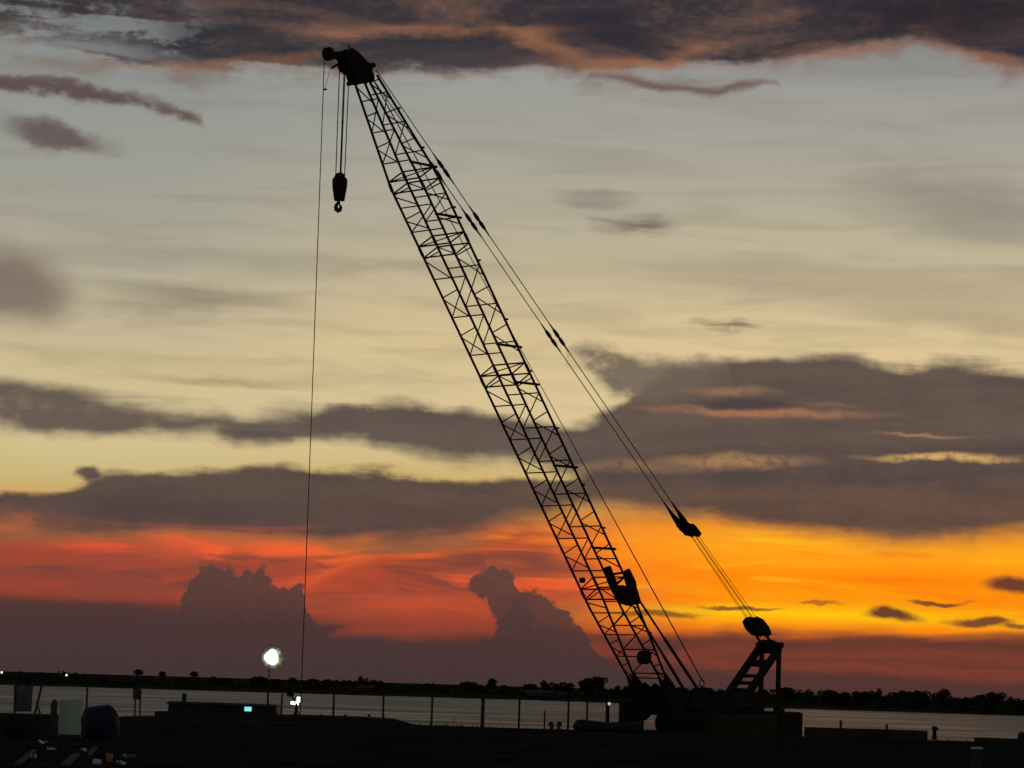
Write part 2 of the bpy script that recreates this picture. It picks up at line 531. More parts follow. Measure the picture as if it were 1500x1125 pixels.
def frame_of(d):
    d = d.normalized()
    a = Vector((0, 0, 1)) if abs(d.z) < 0.9 else Vector((1, 0, 0))
    u = d.cross(a).normalized()
    return u, d.cross(u).normalized(), d


class MB:
    def __init__(self): self.v = []; self.f = []

    def poly(self, pts, vec):
        """closed outline swept along vec"""
        n = len(pts); o = len(self.v); vec = Vector(vec)
        self.v += [Vector(p) for p in pts] + [Vector(p) + vec for p in pts]
        self.f.append(tuple(range(o, o + n)))
        self.f.append(tuple(range(o + 2 * n - 1, o + n - 1, -1)))
        for i in range(n):
            j = (i + 1) % n
            self.f.append((o + j, o + i, o + n + i, o + n + j))
        return self

    def box(self, c, sx, sy, sz, ax=None, ay=None, az=None):
        ax = Vector(ax or (1, 0, 0)); ay = Vector(ay or (0, 1, 0)); az = Vector(az or (0, 0, 1)); c = Vector(c)
        q = [c - ax * sx / 2 - ay * sy / 2 - az * sz / 2, c + ax * sx / 2 - ay * sy / 2 - az * sz / 2,
             c + ax * sx / 2 + ay * sy / 2 - az * sz / 2, c - ax * sx / 2 + ay * sy / 2 - az * sz / 2]
        return self.poly(q, az * sz)

    def tube(self, p, q, r0, r1=None, n=8):
        return self.path([p, q], [r0, r0 if r1 is None else r1], n)

    def path(self, pts, rad, n=8):
        pts = [Vector(p) for p in pts]
        if not isinstance(rad, (list, tuple)): rad = [rad] * len(pts)
        o = len(self.v)
        pu = None
        for i, p in enumerate(pts):
            d = (pts[min(i + 1, len(pts) - 1)] - pts[max(i - 1, 0)])
            u, w, _ = frame_of(d)
            if pu is not None:
                u = (pu - d.normalized() * pu.dot(d.normalized()))
                u = u.normalized() if u.length > 1e-6 else frame_of(d)[0]
                w = d.normalized().cross(u)
            pu = u
            for k in range(n):
                a = 2 * math.pi * k / n
                self.v.append(p + u * math.cos(a) * rad[i] + w * math.sin(a) * rad[i])
        for i in range(len(pts) - 1):
            for k in range(n):
                j = (k + 1) % n
                self.f.append((o + i * n + k, o + i * n + j, o + (i + 1) * n + j, o + (i + 1) * n + k))
        self.f.append(tuple(o + k for k in reversed(range(n))))
        self.f.append(tuple(o + (len(pts) - 1) * n + k for k in range(n)))
        return self

    def mesh(self, name):
        me = bpy.data.meshes.new(name)
        me.from_pydata([tuple(v) for v in self.v], [], self.f)
        me.validate()
        bm = bmesh.new(); bm.from_mesh(me)
        bmesh.ops.recalc_face_normals(bm, faces=bm.faces)
        bm.to_mesh(me); bm.free()
        return me

    def build(self, name, m, parent=None, bevel=0.0, smooth_=False):
        me = self.mesh(name)
        o = link(name, me, m, parent)
        if bevel:
            md = o.modifiers.new('bevel', 'BEVEL'); md.width = bevel; md.segments = 2; md.limit_method = 'ANGLE'
        if smooth_:
            for p in me.polygons: p.use_smooth = True
        return o


_unit = MB().tube((0, 0, 0), (0, 0, 1), 1.0, 1.0, 6).mesh('bar')
_units = {}


def bar(name, p, q, r, m, parent):
    """straight round bar; all bars of one material share a mesh"""
    if m.name not in _units:
        me = _unit.copy(); me.name = name; me.materials.append(m); _units[m.name] = me
    p = Vector(p); q = Vector(q); d = q - p
    u, w, z = frame_of(d)
    mx = Matrix(((u.x * r, w.x * r, z.x * d.length, p.x), (u.y * r, w.y * r, z.y * d.length, p.y), (u.z * r, w.z * r, z.z * d.length, p.z), (0, 0, 0, 1)))
    return link(name, _units[m.name], m, parent, mx)


# ------------------------------------------------------------------ materials
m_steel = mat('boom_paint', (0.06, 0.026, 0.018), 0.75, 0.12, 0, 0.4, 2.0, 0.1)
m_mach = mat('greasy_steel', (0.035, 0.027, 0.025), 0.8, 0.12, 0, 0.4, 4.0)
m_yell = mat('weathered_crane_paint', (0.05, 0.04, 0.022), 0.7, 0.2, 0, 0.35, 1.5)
m_rope = mat('wire_rope', (0.05, 0.045, 0.04), 0.7, 0.2, 0, 0.3, 20)
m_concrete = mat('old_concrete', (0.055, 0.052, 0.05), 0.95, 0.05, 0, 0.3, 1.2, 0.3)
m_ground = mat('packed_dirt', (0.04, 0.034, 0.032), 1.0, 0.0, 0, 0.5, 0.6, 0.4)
m_rust = mat('rusty_post', (0.09, 0.05, 0.035), 0.9, 0.1, 0, 0.4, 6)
m_hull = mat('boat_hull_paint', (0.028, 0.042, 0.042), 0.6, 0.25, 0, 0.3, 1.0)
m_roof = mat('boat_roof_paint', (0.05, 0.10, 0.095), 0.6, 0.25, 0, 0.3, 1.0)
m_tarp_b = mat('blue_tarpaulin', (0.012, 0.014, 0.045), 0.6, 0.3, 0, 0.3, 3.0, 0.5)
m_tarp_g = mat('green_tarpaulin', (0.012, 0.04, 0.022), 0.6, 0.3, 0, 0.3, 3.0, 0.5)
m_pale = mat('pale_green_sheet', (0.62, 0.72, 0.64), 0.8, 0.1, 0, 0.12, 2.0, 0.2)
m_cloth = mat('grey_blue_cloth', (0.16, 0.17, 0.22), 0.9, 0.05, 0, 0.2, 3.0, 0.4)
m_wood = mat('weathered_wood', (0.11, 0.09, 0.08), 0.9, 0.05, 0, 0.35, 5.0, 0.3, (1, 1, 0.1))
m_white = mat('white_plastic', (0.75, 0.75, 0.73), 0.6, 0.3, 0, 0.1, 5.0, 0.1)
m_orange = mat('orange_plastic', (0.75, 0.22, 0.07), 0.5, 0.4, 0, 0.15, 5.0, 0.05)
m_leaf = mat('dusk_foliage', (0.045, 0.055, 0.028), 0.9, 0.05, 0, 0.5, 0.8, 0)
m_bark = mat('bark', (0.07, 0.05, 0.035), 0.95, 0.05, 0, 0.3, 2.0, 0.3)
m_bank = mat('river_bank_soil', (0.055, 0.048, 0.035), 1.0, 0.0, 0, 0.4, 0.05, 0.3)
m_tin = mat('pale_tin_roof', (0.10, 0.095, 0.095), 0.8, 0.1, 0.0, 0.2, 0.5)
m_glass = mat('cab_glass', (0.02, 0.025, 0.03), 0.08, 0.5)
m_skin = mat('skin', (0.25, 0.14, 0.09), 0.7, 0.3, 0, 0.1, 4)
m_cloth_d = mat('dark_clothes', (0.03, 0.03, 0.04), 0.95, 0.05, 0, 0.3, 6, 0.3)
m_cloth_r = mat('maroon_clothes', (0.06, 0.022, 0.025), 0.95, 0.05, 0, 0.3, 6, 0.3)
m_hair = mat('black_hair', (0.012, 0.01, 0.01), 0.7, 0.3, 0, 0.2, 20)
m_lamp = mat('floodlight_lens_halo', (0.8, 0.8, 0.8), 0.3, 0.5, emit=(0.93, 1.0, 0.9), es=14.0)
m_glint = mat('glint_panel', (0.8, 0.8, 0.8), 0.3, 0.5, emit=(1.0, 1.0, 0.97), es=3.0)  # glow in place of floodlight reflected off the low stand
m_cyan = mat('lit_cyan_window', (0.3, 0.5, 0.5), 0.3, 0.5, emit=(0.24, 0.83, 0.86), es=1.0)
m_far = mat('far_lamp_globe', (0.8, 0.8, 0.8), 0.3, 0.5, emit=(1.0, 0.96, 0.9), es=2.0)
m_cablamp = mat('cab_lamp_lens', (0.8, 0.7, 0.65), 0.3, 0.5, emit=(1.0, 0.75, 0.66), es=0.55)

_lt = m_lamp.node_tree  # halo round the lamp painted as emission fading out towards the rim
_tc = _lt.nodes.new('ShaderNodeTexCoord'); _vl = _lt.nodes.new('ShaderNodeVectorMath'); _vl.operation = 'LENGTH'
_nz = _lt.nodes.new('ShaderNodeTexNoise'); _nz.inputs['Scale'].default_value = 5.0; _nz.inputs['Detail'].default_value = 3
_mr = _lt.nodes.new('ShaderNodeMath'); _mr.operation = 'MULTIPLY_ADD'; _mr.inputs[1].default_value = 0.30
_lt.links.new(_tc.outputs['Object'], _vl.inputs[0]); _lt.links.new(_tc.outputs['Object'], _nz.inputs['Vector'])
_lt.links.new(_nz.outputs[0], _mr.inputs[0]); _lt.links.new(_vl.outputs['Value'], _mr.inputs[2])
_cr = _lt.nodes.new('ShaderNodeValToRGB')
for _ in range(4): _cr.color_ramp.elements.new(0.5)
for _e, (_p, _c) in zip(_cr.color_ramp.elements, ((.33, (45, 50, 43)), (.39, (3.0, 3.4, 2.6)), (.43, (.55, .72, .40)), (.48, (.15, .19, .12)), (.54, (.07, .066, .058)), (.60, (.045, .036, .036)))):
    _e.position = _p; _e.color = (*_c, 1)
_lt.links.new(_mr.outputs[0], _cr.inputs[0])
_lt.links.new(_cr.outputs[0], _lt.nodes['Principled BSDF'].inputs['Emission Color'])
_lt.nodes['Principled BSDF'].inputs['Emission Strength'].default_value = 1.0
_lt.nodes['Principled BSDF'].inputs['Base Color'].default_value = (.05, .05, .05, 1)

# ================================================================== the setting
# river
wm = bpy.data.materials.new('river_water')
wm.use_nodes = True
wt = wm.node_tree
wp = wt.nodes['Principled BSDF']
wp.inputs['Base Color'].default_value = (0.075, 0.092, 0.095, 1)
wp.inputs['IOR'].default_value = 1.33
tcw = wt.nodes.new('ShaderNodeTexCoord')


def wnoise(sx, sy, det):
    mp = wt.nodes.new('ShaderNodeMapping'); mp.inputs['Scale'].default_value = (sx, sy, 1)
    wt.links.new(tcw.outputs['Object'], mp.inputs[0])
    n = wt.nodes.new('ShaderNodeTexNoise'); n.inputs['Scale'].default_value = 1.0; n.inputs['Detail'].default_value = det
    wt.links.new(mp.outputs[0], n.inputs['Vector'])
    return n


w1 = wnoise(0.55, 0.9, 4)
w2 = wnoise(0.02, 0.045, 6)
mr = wt.nodes.new('ShaderNodeMapRange')
wt.links.new(w2.outputs[0], mr.inputs[0])
mr.inputs[1].default_value = 0.35; mr.inputs[2].default_value = 0.65
mr.inputs[3].default_value = 0.32; mr.inputs[4].default_value = 0.5
wt.links.new(mr.outputs[0], wp.inputs['Roughness'])
bp = wt.nodes.new('ShaderNodeBump')
bp.inputs['Strength'].default_value = 0.5
bp.inputs['Distance'].default_value = 0.3
wt.links.new(w1.outputs[0], bp.inputs['Height'])
wt.links.new(bp.outputs[0], wp.inputs['Normal'])
tag(MB().poly([(-4000, -400, -6), (4000, -400, -6), (4000, 1400, -6), (-4000, 1400, -6)], (0, 0, 6)).build('river_water', wm), kind='structure')

# far bank: low land running to the horizon


def bank_y(x):
    return 985 - (0.5 * x if x > 0 else -0.12 * x * -1)


fb = MB()
xs = [-4000, -2000, -900, -500] + [-300 + 20 * i for i in range(31)] + [500, 900, 2000, 4000]
prof = [(-4, -1.5), (0, 0.05), (3, 0.8), (9, 1.5), (40, 1.7), (300, 1.8), (3000, 2.0), (40000, 2.0)]
for x in xs:
    yb = 985 - 0.5 * max(0, min(x, 300)) - 0.1 * max(0, min(-x, 300)) + 1.5 * math.sin(x * 0.13) + 1.0 * math.sin(x * 0.31)
    for k, (dy, z) in enumerate(prof):
        fb.v.append(Vector((x * (1 if dy < 500 else 1 + dy / 1500), yb + dy, z + (rng.uniform(-.25, .25) if 2 <= k <= 5 else 0))))
n = len(prof)
for i in range(len(xs) - 1):
    for k in range(n - 1):
        fb.f.append((i * n + k, (i + 1) * n + k, (i + 1) * n + k + 1, i * n + k + 1))
tag(fb.build('far_river_bank', m_bank), kind='structure')


def bank_at(px):
    """ground point on the far bank under photo column px"""
    d = ray(px, 1024)
    x = d.x / d.y * 960
    yb = 985 - 0.5 * max(0, min(x, 300)) - 0.1 * max(0, min(-x, 300))
    return d.x / d.y * yb, yb


# near quay
QZ = 2.9
QY = 111.0
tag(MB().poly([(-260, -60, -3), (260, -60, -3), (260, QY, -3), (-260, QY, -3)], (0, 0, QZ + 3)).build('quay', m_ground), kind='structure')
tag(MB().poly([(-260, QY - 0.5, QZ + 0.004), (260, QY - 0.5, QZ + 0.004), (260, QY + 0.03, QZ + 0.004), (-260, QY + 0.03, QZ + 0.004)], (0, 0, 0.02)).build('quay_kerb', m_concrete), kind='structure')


def q(px, Y=QY - 1.0):
    """point on the quay under photo column px at distance Y"""
    d = ray(px, 1064)
    return Vector((d.x / d.y * Y, Y, QZ))


# ================================================================== crawler crane
PH = R(44)
HD = Vector((-math.cos(PH), -math.sin(PH), 0))      # heading: left and towards the viewer
LA = Vector((math.sin(PH), -math.cos(PH), 0))
ZU = Vector((0, 0, 1))
P0 = at(972.5, 1045, 118)


def PL(x, y, l=0.0):
    """surveyed point in the crane's boom plane, l metres off its centre"""
    d = ray(x, y)
    return EYE + d * ((P0 + LA * l - EYE).dot(LA) / d.dot(LA))


def PC(x, y, l=0.0):
    return PL(x, y) + LA * l


def CW(s, l, z):
    """crane frame: s forward of the boom foot, l sideways, z height"""
    return Vector((P0.x, P0.y, 0)) + HD * s + LA * l + ZU * z


DECK = 1.0
crane = empty('crawler_crane', CW(-3, 0, DECK), 'tall dark crawler crane with lattice boom leaning left over the barge', 'crane')
P1 = PL(536, 116)
BD = (P1 - P0).normalized()
BL = (P1 - P0).length
BN = LA.cross(BD).normalized()
if BN.z < 0: BN = -BN


def s_of(x, y):
    return (PL(x, y) - P0).dot(BD)


J = [s_of(886, 862), s_of(737.5, 551), s_of(646, 362), s_of(602, 267)]
W_, H_ = 1.76, 0.86


def wh(s):
    if s < J[0]:
        t = max(0, (s - 1.2) / (J[0] - 1.2)); return W_, 0.22 + (H_ - 0.22) * min(1, t * 1.15)
    if s > J[3]:
        t = (s - J[3]) / (BL - J[3]); return W_ + (0.8 - W_) * t, H_ + (0.46 - H_) * t
    return W_, H_


def BP(s, side, lev):
    """point on a chord: side -1 far / +1 near, lev -1 under / +1 upper"""
    w, h = wh(s)
    return P0 + BD * s + LA * (side * w / 2) + BN * (lev * h / 2)


mb = MB()
for sd in (-1, 1):
    for lv in (-1, 1):
        sts = [0.9, 1.2] + [J[0] * 0.87 + 0.15] + J + [BL]
        mb.path([BP(t, sd, lv) for t in sorted(sts)], 0.047, 8)
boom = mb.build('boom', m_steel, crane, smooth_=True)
LR = 0.026


def lace(a, b, r=LR, nm='lacing_bar'):
    return bar(nm, a, b, r, m_steel, boom)


secs = [(1.3, J[0])] + [(J[i], J[i + 1]) for i in range(3)] + [(J[3], BL)]
for si, (a, b) in enumerate(secs):
    a2, b2 = a + (0.35 if si else 0.0), b - (0.35 if si < 4 else 0.1)
    pitch = 1.5 if si not in (0, 4) else 1.15
    npn = max(2, round((b2 - a2) / pitch)); p = (b2 - a2) / npn
    for k in range(npn):
        s0 = a2 + k * p
        for sd in (-1, 1):
            lace(BP(s0 + p + .04, sd, -1), BP(s0 + p - .08, sd, 1)); lace(BP(s0 + p - .05, sd, -1), BP(s0 + p * .22, sd, 1))
        for lv in (-1, 1):
            lace(BP(s0 + p / 2, -1, lv), BP(s0 + p / 2, 1, lv))
            if k < npn - 1:
                lace(BP(s0 + p / 2, -1, lv), BP(s0 + 1.5 * p, 1, lv), 0.024)
# pinned joints between sections
for jj in J:
    for off in (-0.24, 0.24):
        s0 = jj + off
        for lv in (-1, 1): lace(BP(s0, -1, lv), BP(s0, 1, lv), 0.032, 'joint_bar')
        for sd in (-1, 1): lace(BP(s0, sd, -1), BP(s0, sd, 1), 0.032, 'joint_bar')
    lace(BP(jj + .24, -1, -1), BP(jj + .24, 1, 1), 0.024, 'joint_bar'); lace(BP(jj - .24, 1, -1), BP(jj - .24, -1, 1), 0.024, 'joint_bar')
    for sd in (-1, 1):
        for lv in (-1, 1):
            bar('joint_lug', BP(jj - .16, sd, lv), BP(jj + .16, sd, lv), 0.065, m_mach, boom)
# rope guide rollers on the near face
for (x, y) in ((604, 237), (638, 314), (728, 505), (753, 561), (813, 681), (870, 801)):
    s0 = (PL(x, y, W_ / 2) - P0).dot(BD)
    a = BP(s0, 1, -1); b = BP(s0 - 0.62, 1, 1)
    d = (b - a).normalized()
    bar('rope_guide', a - d * 0.05, b + d * 0.22, 0.05, m_mach, boom)
# small cleats along the upper near chord
for t in (0.13, 0.2, 0.30, 0.37, 0.46, 0.55, 0.63, 0.72, 0.80, 0.89, 0.95):
    c = BP(BL * t, 1, 1)
    bar('cleat', c, c + BN * 0.04 + LA * 0.13 - BD * 0.04, 0.04, m_mach, boom)
# boom stop carriage on the base section
L8 = W_ / 2 + 0.03
for nm, pl, l0, th in (('boom_stop_plate', [(884, 832), (891, 829), (899, 850), (905, 867), (897, 869), (889, 852)], L8 - .1, .14),
                       ('boom_stop_plate', [(911, 838), (919, 833), (928, 852), (933, 883), (921, 884), (917, 858)], L8 - .1, .14),
                       ('boom_stop_box', [(897, 860), (905, 857), (913, 861), (919, 857), (925, 864), (931, 884), (916, 887), (906, 882)], L8 - .32, .34)):
    MB().poly([PL(x, y, l0) for x, y in pl], LA * th).build(nm, m_mach, boom)
c = PL(898, 842, L8)
bar('boom_stop_arm', PL(892, 842, L8), PL(918, 838, L8), 0.05, m_mach, boom)
bar('boom_stop_arm', PL(899, 856, L8), PL(922, 842, L8), 0.04, m_mach, boom)
MB().tube(PL(852, 850, -W_ / 2) - LA * .05, PL(852, 850, -W_ / 2) + LA * .12, 0.11, n=12).build('rope_roller', m_mach, boom)
c = PL(943.5, 963, 0.25)
MB().tube(c - LA * 0.16, c + LA * 0.16, 0.27, n=20).build('guide_sheave', m_mach, boom)
# plated foot
for l0 in (-W_ / 2 - 0.04, W_ / 2 - 0.06):
    s2 = 1.9
    w2 = 0.5
    pts = [P0 + LA * l0 + BD * (-0.15) - BN * .32, P0 + LA * l0 + BD * (-0.15) + BN * .32, P0 + LA * l0 + BD * 1.2 + BN * .36, P0 + LA * l0 + BD * s2 + BN * .20,
           P0 + LA * l0 + BD * 1.6, P0 + LA * l0 + BD * s2 - BN * .20, P0 + LA * l0 + BD * 1.2 - BN * .36]
    MB().poly(pts, LA * 0.1).build('foot_plate', m_mach, boom)
MB().poly([P0 - LA * .8 - BN * .12, P0 - LA * .8 - BN * .12 + BD * 1.1, P0 - LA * .25 - BN * .12 + BD * 1.55, P0 - BN * .12 + BD * 1.2, P0 + LA * .25 - BN * .12 + BD * 1.5, P0 + LA * .8 - BN * .12 + BD * 1.1, P0 + LA * .8 - BN * .12], BN * 0.14).build('foot_cover', m_mach, boom)

# boom head ------------------------------------------------------------------
head_poly = [(499, 89), (510, 104), (515, 121), (524, 124), (533, 122), (538, 115), (540, 106), (538, 97), (532, 90), (526, 83), (519, 76), (511, 71), (503, 75)]
hp = [PC(x, y, -0.2) for x, y in head_poly]
head = MB().poly(hp, LA * 0.07).build('boom_head', m_mach, crane)
MB().poly([p + LA * 0.33 for p in hp], LA * 0.07).build('side_plate', m_mach, head)


def sheave(x, y, r, th, l, parent, nm='sheave'):
    c = PC(x, y, l)
    m = MB()
    m.tube(c - LA * th / 2, c + LA * th / 2, r * 0.86, n=24)
    m.tube(c - LA * th / 2, c - LA * th * 0.28, r, r * 0.9, n=24)
    m.tube(c + LA * th * 0.28, c + LA * th / 2, r * 0.9, r, n=24)
    return m.build(nm, m_mach, parent)


for l in (-.12, 0, .12): sheave(507, 96, .28, .09, l, head)
for l in (-.1, .1): sheave(533, 102, .30, .12, l, head)
sheave(538, 113, .24, .3, 0, head)
MB().poly([PC(x, y, -.12) for x, y in [(479, 76), (479, 85), (494, 86), (506, 92), (512, 82), (505, 74), (494, 76)]], LA * .24).build('nose_beam', m_mach, head)
sheave(481, 79, .25, .16, 0, head, 'nose_sheave')
bar('stay_pin', PL(512, 72), PL(511, 65.5), 0.03, m_mach, head)
bar('rope_guard', PL(486, 100), PL(498, 92), 0.045, m_mach, head)
bar('rope_guard', PL(498, 103), PL(503, 92), 0.04, m_mach, head)
bar('rope_guard', PL(504, 109), PL(504, 92), 0.05, m_mach, head)
bar('head_shaft', PC(540, 97, -.3), PC(540, 97, .3), 0.10, m_mach, head)
bar('head_shaft', PC(519, 121, -.36), PC(519, 121, .36), 0.09, m_mach, head)

# hoist ropes -------------------------------------------------------------------
RR = 0.018
hb_top = PL(503.5, 104)
dep = (hb_top - EYE).dot(_f)
hb_z = hb_top.z - (262 - 104) * dep / F_PX
for dx, l in ((-.155, -.2), (0.0, 0.0), (0.035, 0.05), (.17, .2)):
    t = hb_top + Vector((dx * 1.1, 0, 0)) + LA * 0.02
    bar('hoist_rope', t + ZU * 0.1, Vector((hb_top.x + dx, hb_top.y, hb_z)), RR, m_rope, crane)
nz = PL(475.5, 79)
aux_bot_z = 3.3
bar('auxiliary_rope', nz, Vector((nz.x, nz.y, aux_bot_z)), 0.016, m_rope, crane)
bar('trip_line', PL(484, 101), PL(475.5, 131), 0.008, m_rope, crane)
cc = PL(475.5, 131)
bar('trip_weight', cc - _r * 0.06, cc + _r * 0.09, 0.035, m_mach, crane)
wz_ = PL(1028, 997)
bar('hoist_rope', wz_, PL(536, 96, .05), 0.014, m_rope, crane)
bar('hoist_rope', PL(1032, 1002, -.25), PL(536, 98, -.12), 0.012, m_rope, crane)

# pendants -------------------------------------------------------------------------
HA, HB = PL(545, 104), PL(994, 759)
for l in (-.21, .21):
    a = HA + LA * l * 1.1; b = HB + LA * l
    bar('pendant_rope', a, b, 0.019, m_rope, crane)
    for (x, y) in ((640.5, 252), (691, 331), (811, 498)):
        t = ((PL(x, y) - HA).dot((HB - HA).normalized())) / (HB - HA).length
        d = (b - a).normalized(); c = a + (b - a) * t
        MB().path([c - d * .75, c - d * .45, c - d * .34, c - d * .12, c, c + d * .12, c + d * .34, c + d * .45, c + d * .75],
                  [.025, .035, .065, .075, .045, .075, .065, .035, .025], 8).build('pendant_coupling', m_mach, crane)
    d = (b - a).normalized()
    MB().path([b - d * .9, b - d * .5, b - d * .1, b + d * .2], [.03, .05, .09, .11], 8).build('pendant_socket', m_mach, crane)
bridle = MB().poly([PC(x, y, -.2) for x, y in [(988, 752), (992, 762), (1000, 776), (1010, 784), (1019, 787), (1023, 782), (1015, 771), (1004, 766), (996, 757)]], LA * .06).build('bridle_block', m_mach, crane)
MB().poly([PC(x, y, .14) for x, y in [(988, 752), (992, 762), (1000, 776), (1010, 784), (1019, 787), (1023, 782), (1015, 771), (1004, 766), (996, 757)]], LA * .06).build('cheek_plate', m_mach, bridle)
for l in (-.12, 0, .12): sheave(1010, 776, .25, .1, l, bridle)
sheave(998, 767, .16, .34, 0, bridle, 'equalizer')
for i, l in enumerate((-.30, -.20, .02, .09, .28)):
    bar('luffing_rope', PC(1014, 780, l * .7), PC(1107, 914, l), 0.012, m_rope, crane)

# gantry -----------------------------------------------------------------------------
GA = PL(1128, 945)
gan = MB()
near_t, near_b = PL(1141, 950, .5), PL(1078, 1042, .5)
far_t, far_b = PL(1114, 945, -.5), PL(1051, 1040, -.5)
ld = (near_b - near_t).normalized(); lu = LA.cross(ld)
for t, b in ((near_t, near_b), (far_t, far_b)):
    gan.box((t + b) / 2, .24, .24, (t - b).length, LA, lu, ld)
gantry = gan.build('gantry', m_mach, crane)
for f, th in ((.05, .3), (.26, .3), (.46, .08), (.57, .08), (.68, .09), (.86, 1.0)):
    c = (near_t.lerp(near_b, f) + far_t.lerp(far_b, f)) / 2
    MB().box(c, (near_t - far_t).length - .2, .14, th, LA, lu, ld).build('cross_plate', m_mach, gantry)
for l, x, y in ((.5, 1141, 950), (-.5, 1116, 948)):
    t = PL(x, y, l)
    MB().box((t + Vector((t.x, t.y, 3.7))) / 2, .15, .15, t.z - 3.7, LA, HD).build('rear_post', m_steel, gantry)
    bar('post_foot', Vector((t.x, t.y, 3.66)), Vector((t.x, t.y, 3.95)), .16, m_mach, gantry)
MB().tube(GA - LA * .62, GA + LA * .66, .13, n=14).build('head_shaft', m_mach, gantry)
MB().poly([PC(x, y, -.3) for x, y in [(1114, 943), (1124, 937), (1138, 944), (1138, 950), (1128, 953), (1118, 950)]], LA * .6).build('head_casting', m_mach, gantry)
gpoly = [(1093, 911), (1097, 905), (1104, 903), (1113, 908), (1121, 918), (1125, 929), (1119, 933), (1106, 930), (1097, 921)]
MB().poly([PC(x, y, -.22) for x, y in gpoly], LA * .06).build('sheave_cheek', m_mach, gantry)
MB().poly([PC(x, y, .16) for x, y in gpoly], LA * .06).build('sheave_cheek', m_mach, gantry)
for l in (-.13, 0, .13): sheave(1109, 918, .36, .12, l, gantry)
for l, a, b in ((-.25, (1106, 928), (1117, 946)), (.25, (1120, 928), (1133, 945))):
    bar('sheave_link', PL(*a, l), PL(*b, l), .06, m_mach, gantry)

# boom backstops
for l, a, b in ((.6, (914, 845), (1042, 1040)), (-.6, (928, 888), (1022, 1043))):
    pa, pb = PL(*a, l), PL(*b, l)
    bs = MB().path([pa, pa.lerp(pb, .45), pa.lerp(pb, .46), pb], [.045, .045, .065, .065], 8).build('backstop', m_steel, crane)

# machinery house, cab, counterweight, tracks ------------------------------------------
HT = 3.62


def cbox(s0, s1, l0, l1, z0, z1, nm, m, parent, bevel=0.0):
    c = CW((s0 + s1) / 2, (l0 + l1) / 2, (z0 + z1) / 2)
    return MB().box(c, abs(s1 - s0), abs(l1 - l0), z1 - z0, HD, -LA, ZU).build(nm, m, parent, bevel)


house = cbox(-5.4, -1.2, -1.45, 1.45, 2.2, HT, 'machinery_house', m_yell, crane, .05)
for k in range(5):
    cbox(-5.1 + k * .8, -4.45 + k * .8, 1.45, 1.475, 2.45, 3.4, 'door_panel', m_yell, house, .01)
cbox(-1.2, 0.5, -0.95, 1.0, 2.0, 2.9, 'front_frame', m_mach, crane, .04)
for sS, zz in ((-.75, 3.2), (-2.2, 3.72)):
    c = CW(sS, 0, zz)
    dr = MB().tube(c - LA * .75, c + LA * .75, .3, n=20).tube(c - LA * .8, c - LA * .72, .42, n=20).tube(c + LA * .72, c + LA * .8, .42, n=20).build('winch_drum', m_mach, crane)
cw = cbox(-6.95, -5.43, -1.5, 1.5, 2.05, 3.78, 'counterweight', m_mach, crane, .12)
for l in (-.9, .9):
    bar('lifting_eye', CW(-6.2, l - .15, 3.83), CW(-6.2, l + .15, 3.83), .06, m_mach, cw)
cbox(-3.4, -2.6, -1.0, 1.0, HT + .003, HT + .35, 'exhaust_cover', m_mach, house, .05)
bar('exhaust_stack', CW(-3.0, .4, HT + .3), CW(-3.0, .4, HT + .75), .07, m_mach, house)
for (s0, l0, w, d_, h_) in ((-4.6, .7, .7, .5, .34), (-4.2, -.6, .5, .6, .5), (-1.9, .9, .5, .4, .3), (-1.6, -.7, .4, .5, .42), (-5.1, -.2, .35, .3, .24)):
    MB().box(CW(s0, l0, HT + h_ / 2 + .003), w, d_, h_, HD, LA).build('roof_box', m_mach, house, .04)
for (s0, l0) in ((-5.2, 1.35), (-4.2, 1.35), (-3.2, 1.35), (-2.2, 1.35)):
    bar('handrail_post', CW(s0, l0, HT), CW(s0, l0, HT + .34), .02, m_mach, house)
bar('handrail', CW(-5.2, 1.35, HT + .34), CW(-2.2, 1.35, HT + .34), .02, m_mach, house)
MB().path([CW(-1.0, .6, 3.0), CW(-.6, .75, 3.5), CW(-.2, .7, 3.45), CW(.1, .6, 2.9)], .035, 6).build('hose', m_mach, crane)
# sheave ring where the hoist line comes in
rc = PL(1028, 1001)
pts = [rc + HD * math.cos(a) * .15 + ZU * math.sin(a) * .15 for a in [i * math.pi / 8 for i in range(17)]]
MB().path(pts, .022, 6).build('deflector_sheave', m_mach, crane)
bar('sheave_bracket', rc - ZU * .1, CW((rc - P0).dot(HD), 0, HT - .1), .04, m_mach, crane)
# cab
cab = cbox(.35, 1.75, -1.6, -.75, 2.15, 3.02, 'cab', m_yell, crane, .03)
for s0 in (.42, 1.68):
    for l0 in (-1.54, -.81):
        MB().box(CW(s0, l0, 3.5), .11, .11, .96, HD, LA).build('pillar', m_yell, cab)
cbox(.25, 1.85, -1.68, -.67, 3.98, 4.1, 'cab_roof', m_yell, cab, .03)
cbox(.5, 1.6, -.80, -.79, 3.05, 3.96, 'window', m_glass, cab)
MB().box(CW(.75, -1.2, 3.2), .35, .5, .7, HD, LA).build('operator_seat', m_mach, cab, .05)
c = CW(1.9, -1.25, 3.92)
lampb = MB().tube(c, c - _f * .12, .07, .085, 12).build('cab_lamp', m_mach, cab)
MB().tube(c - _f * .121, c - _f * .14, .065, .055, 12).build('lens', m_cablamp, lampb)
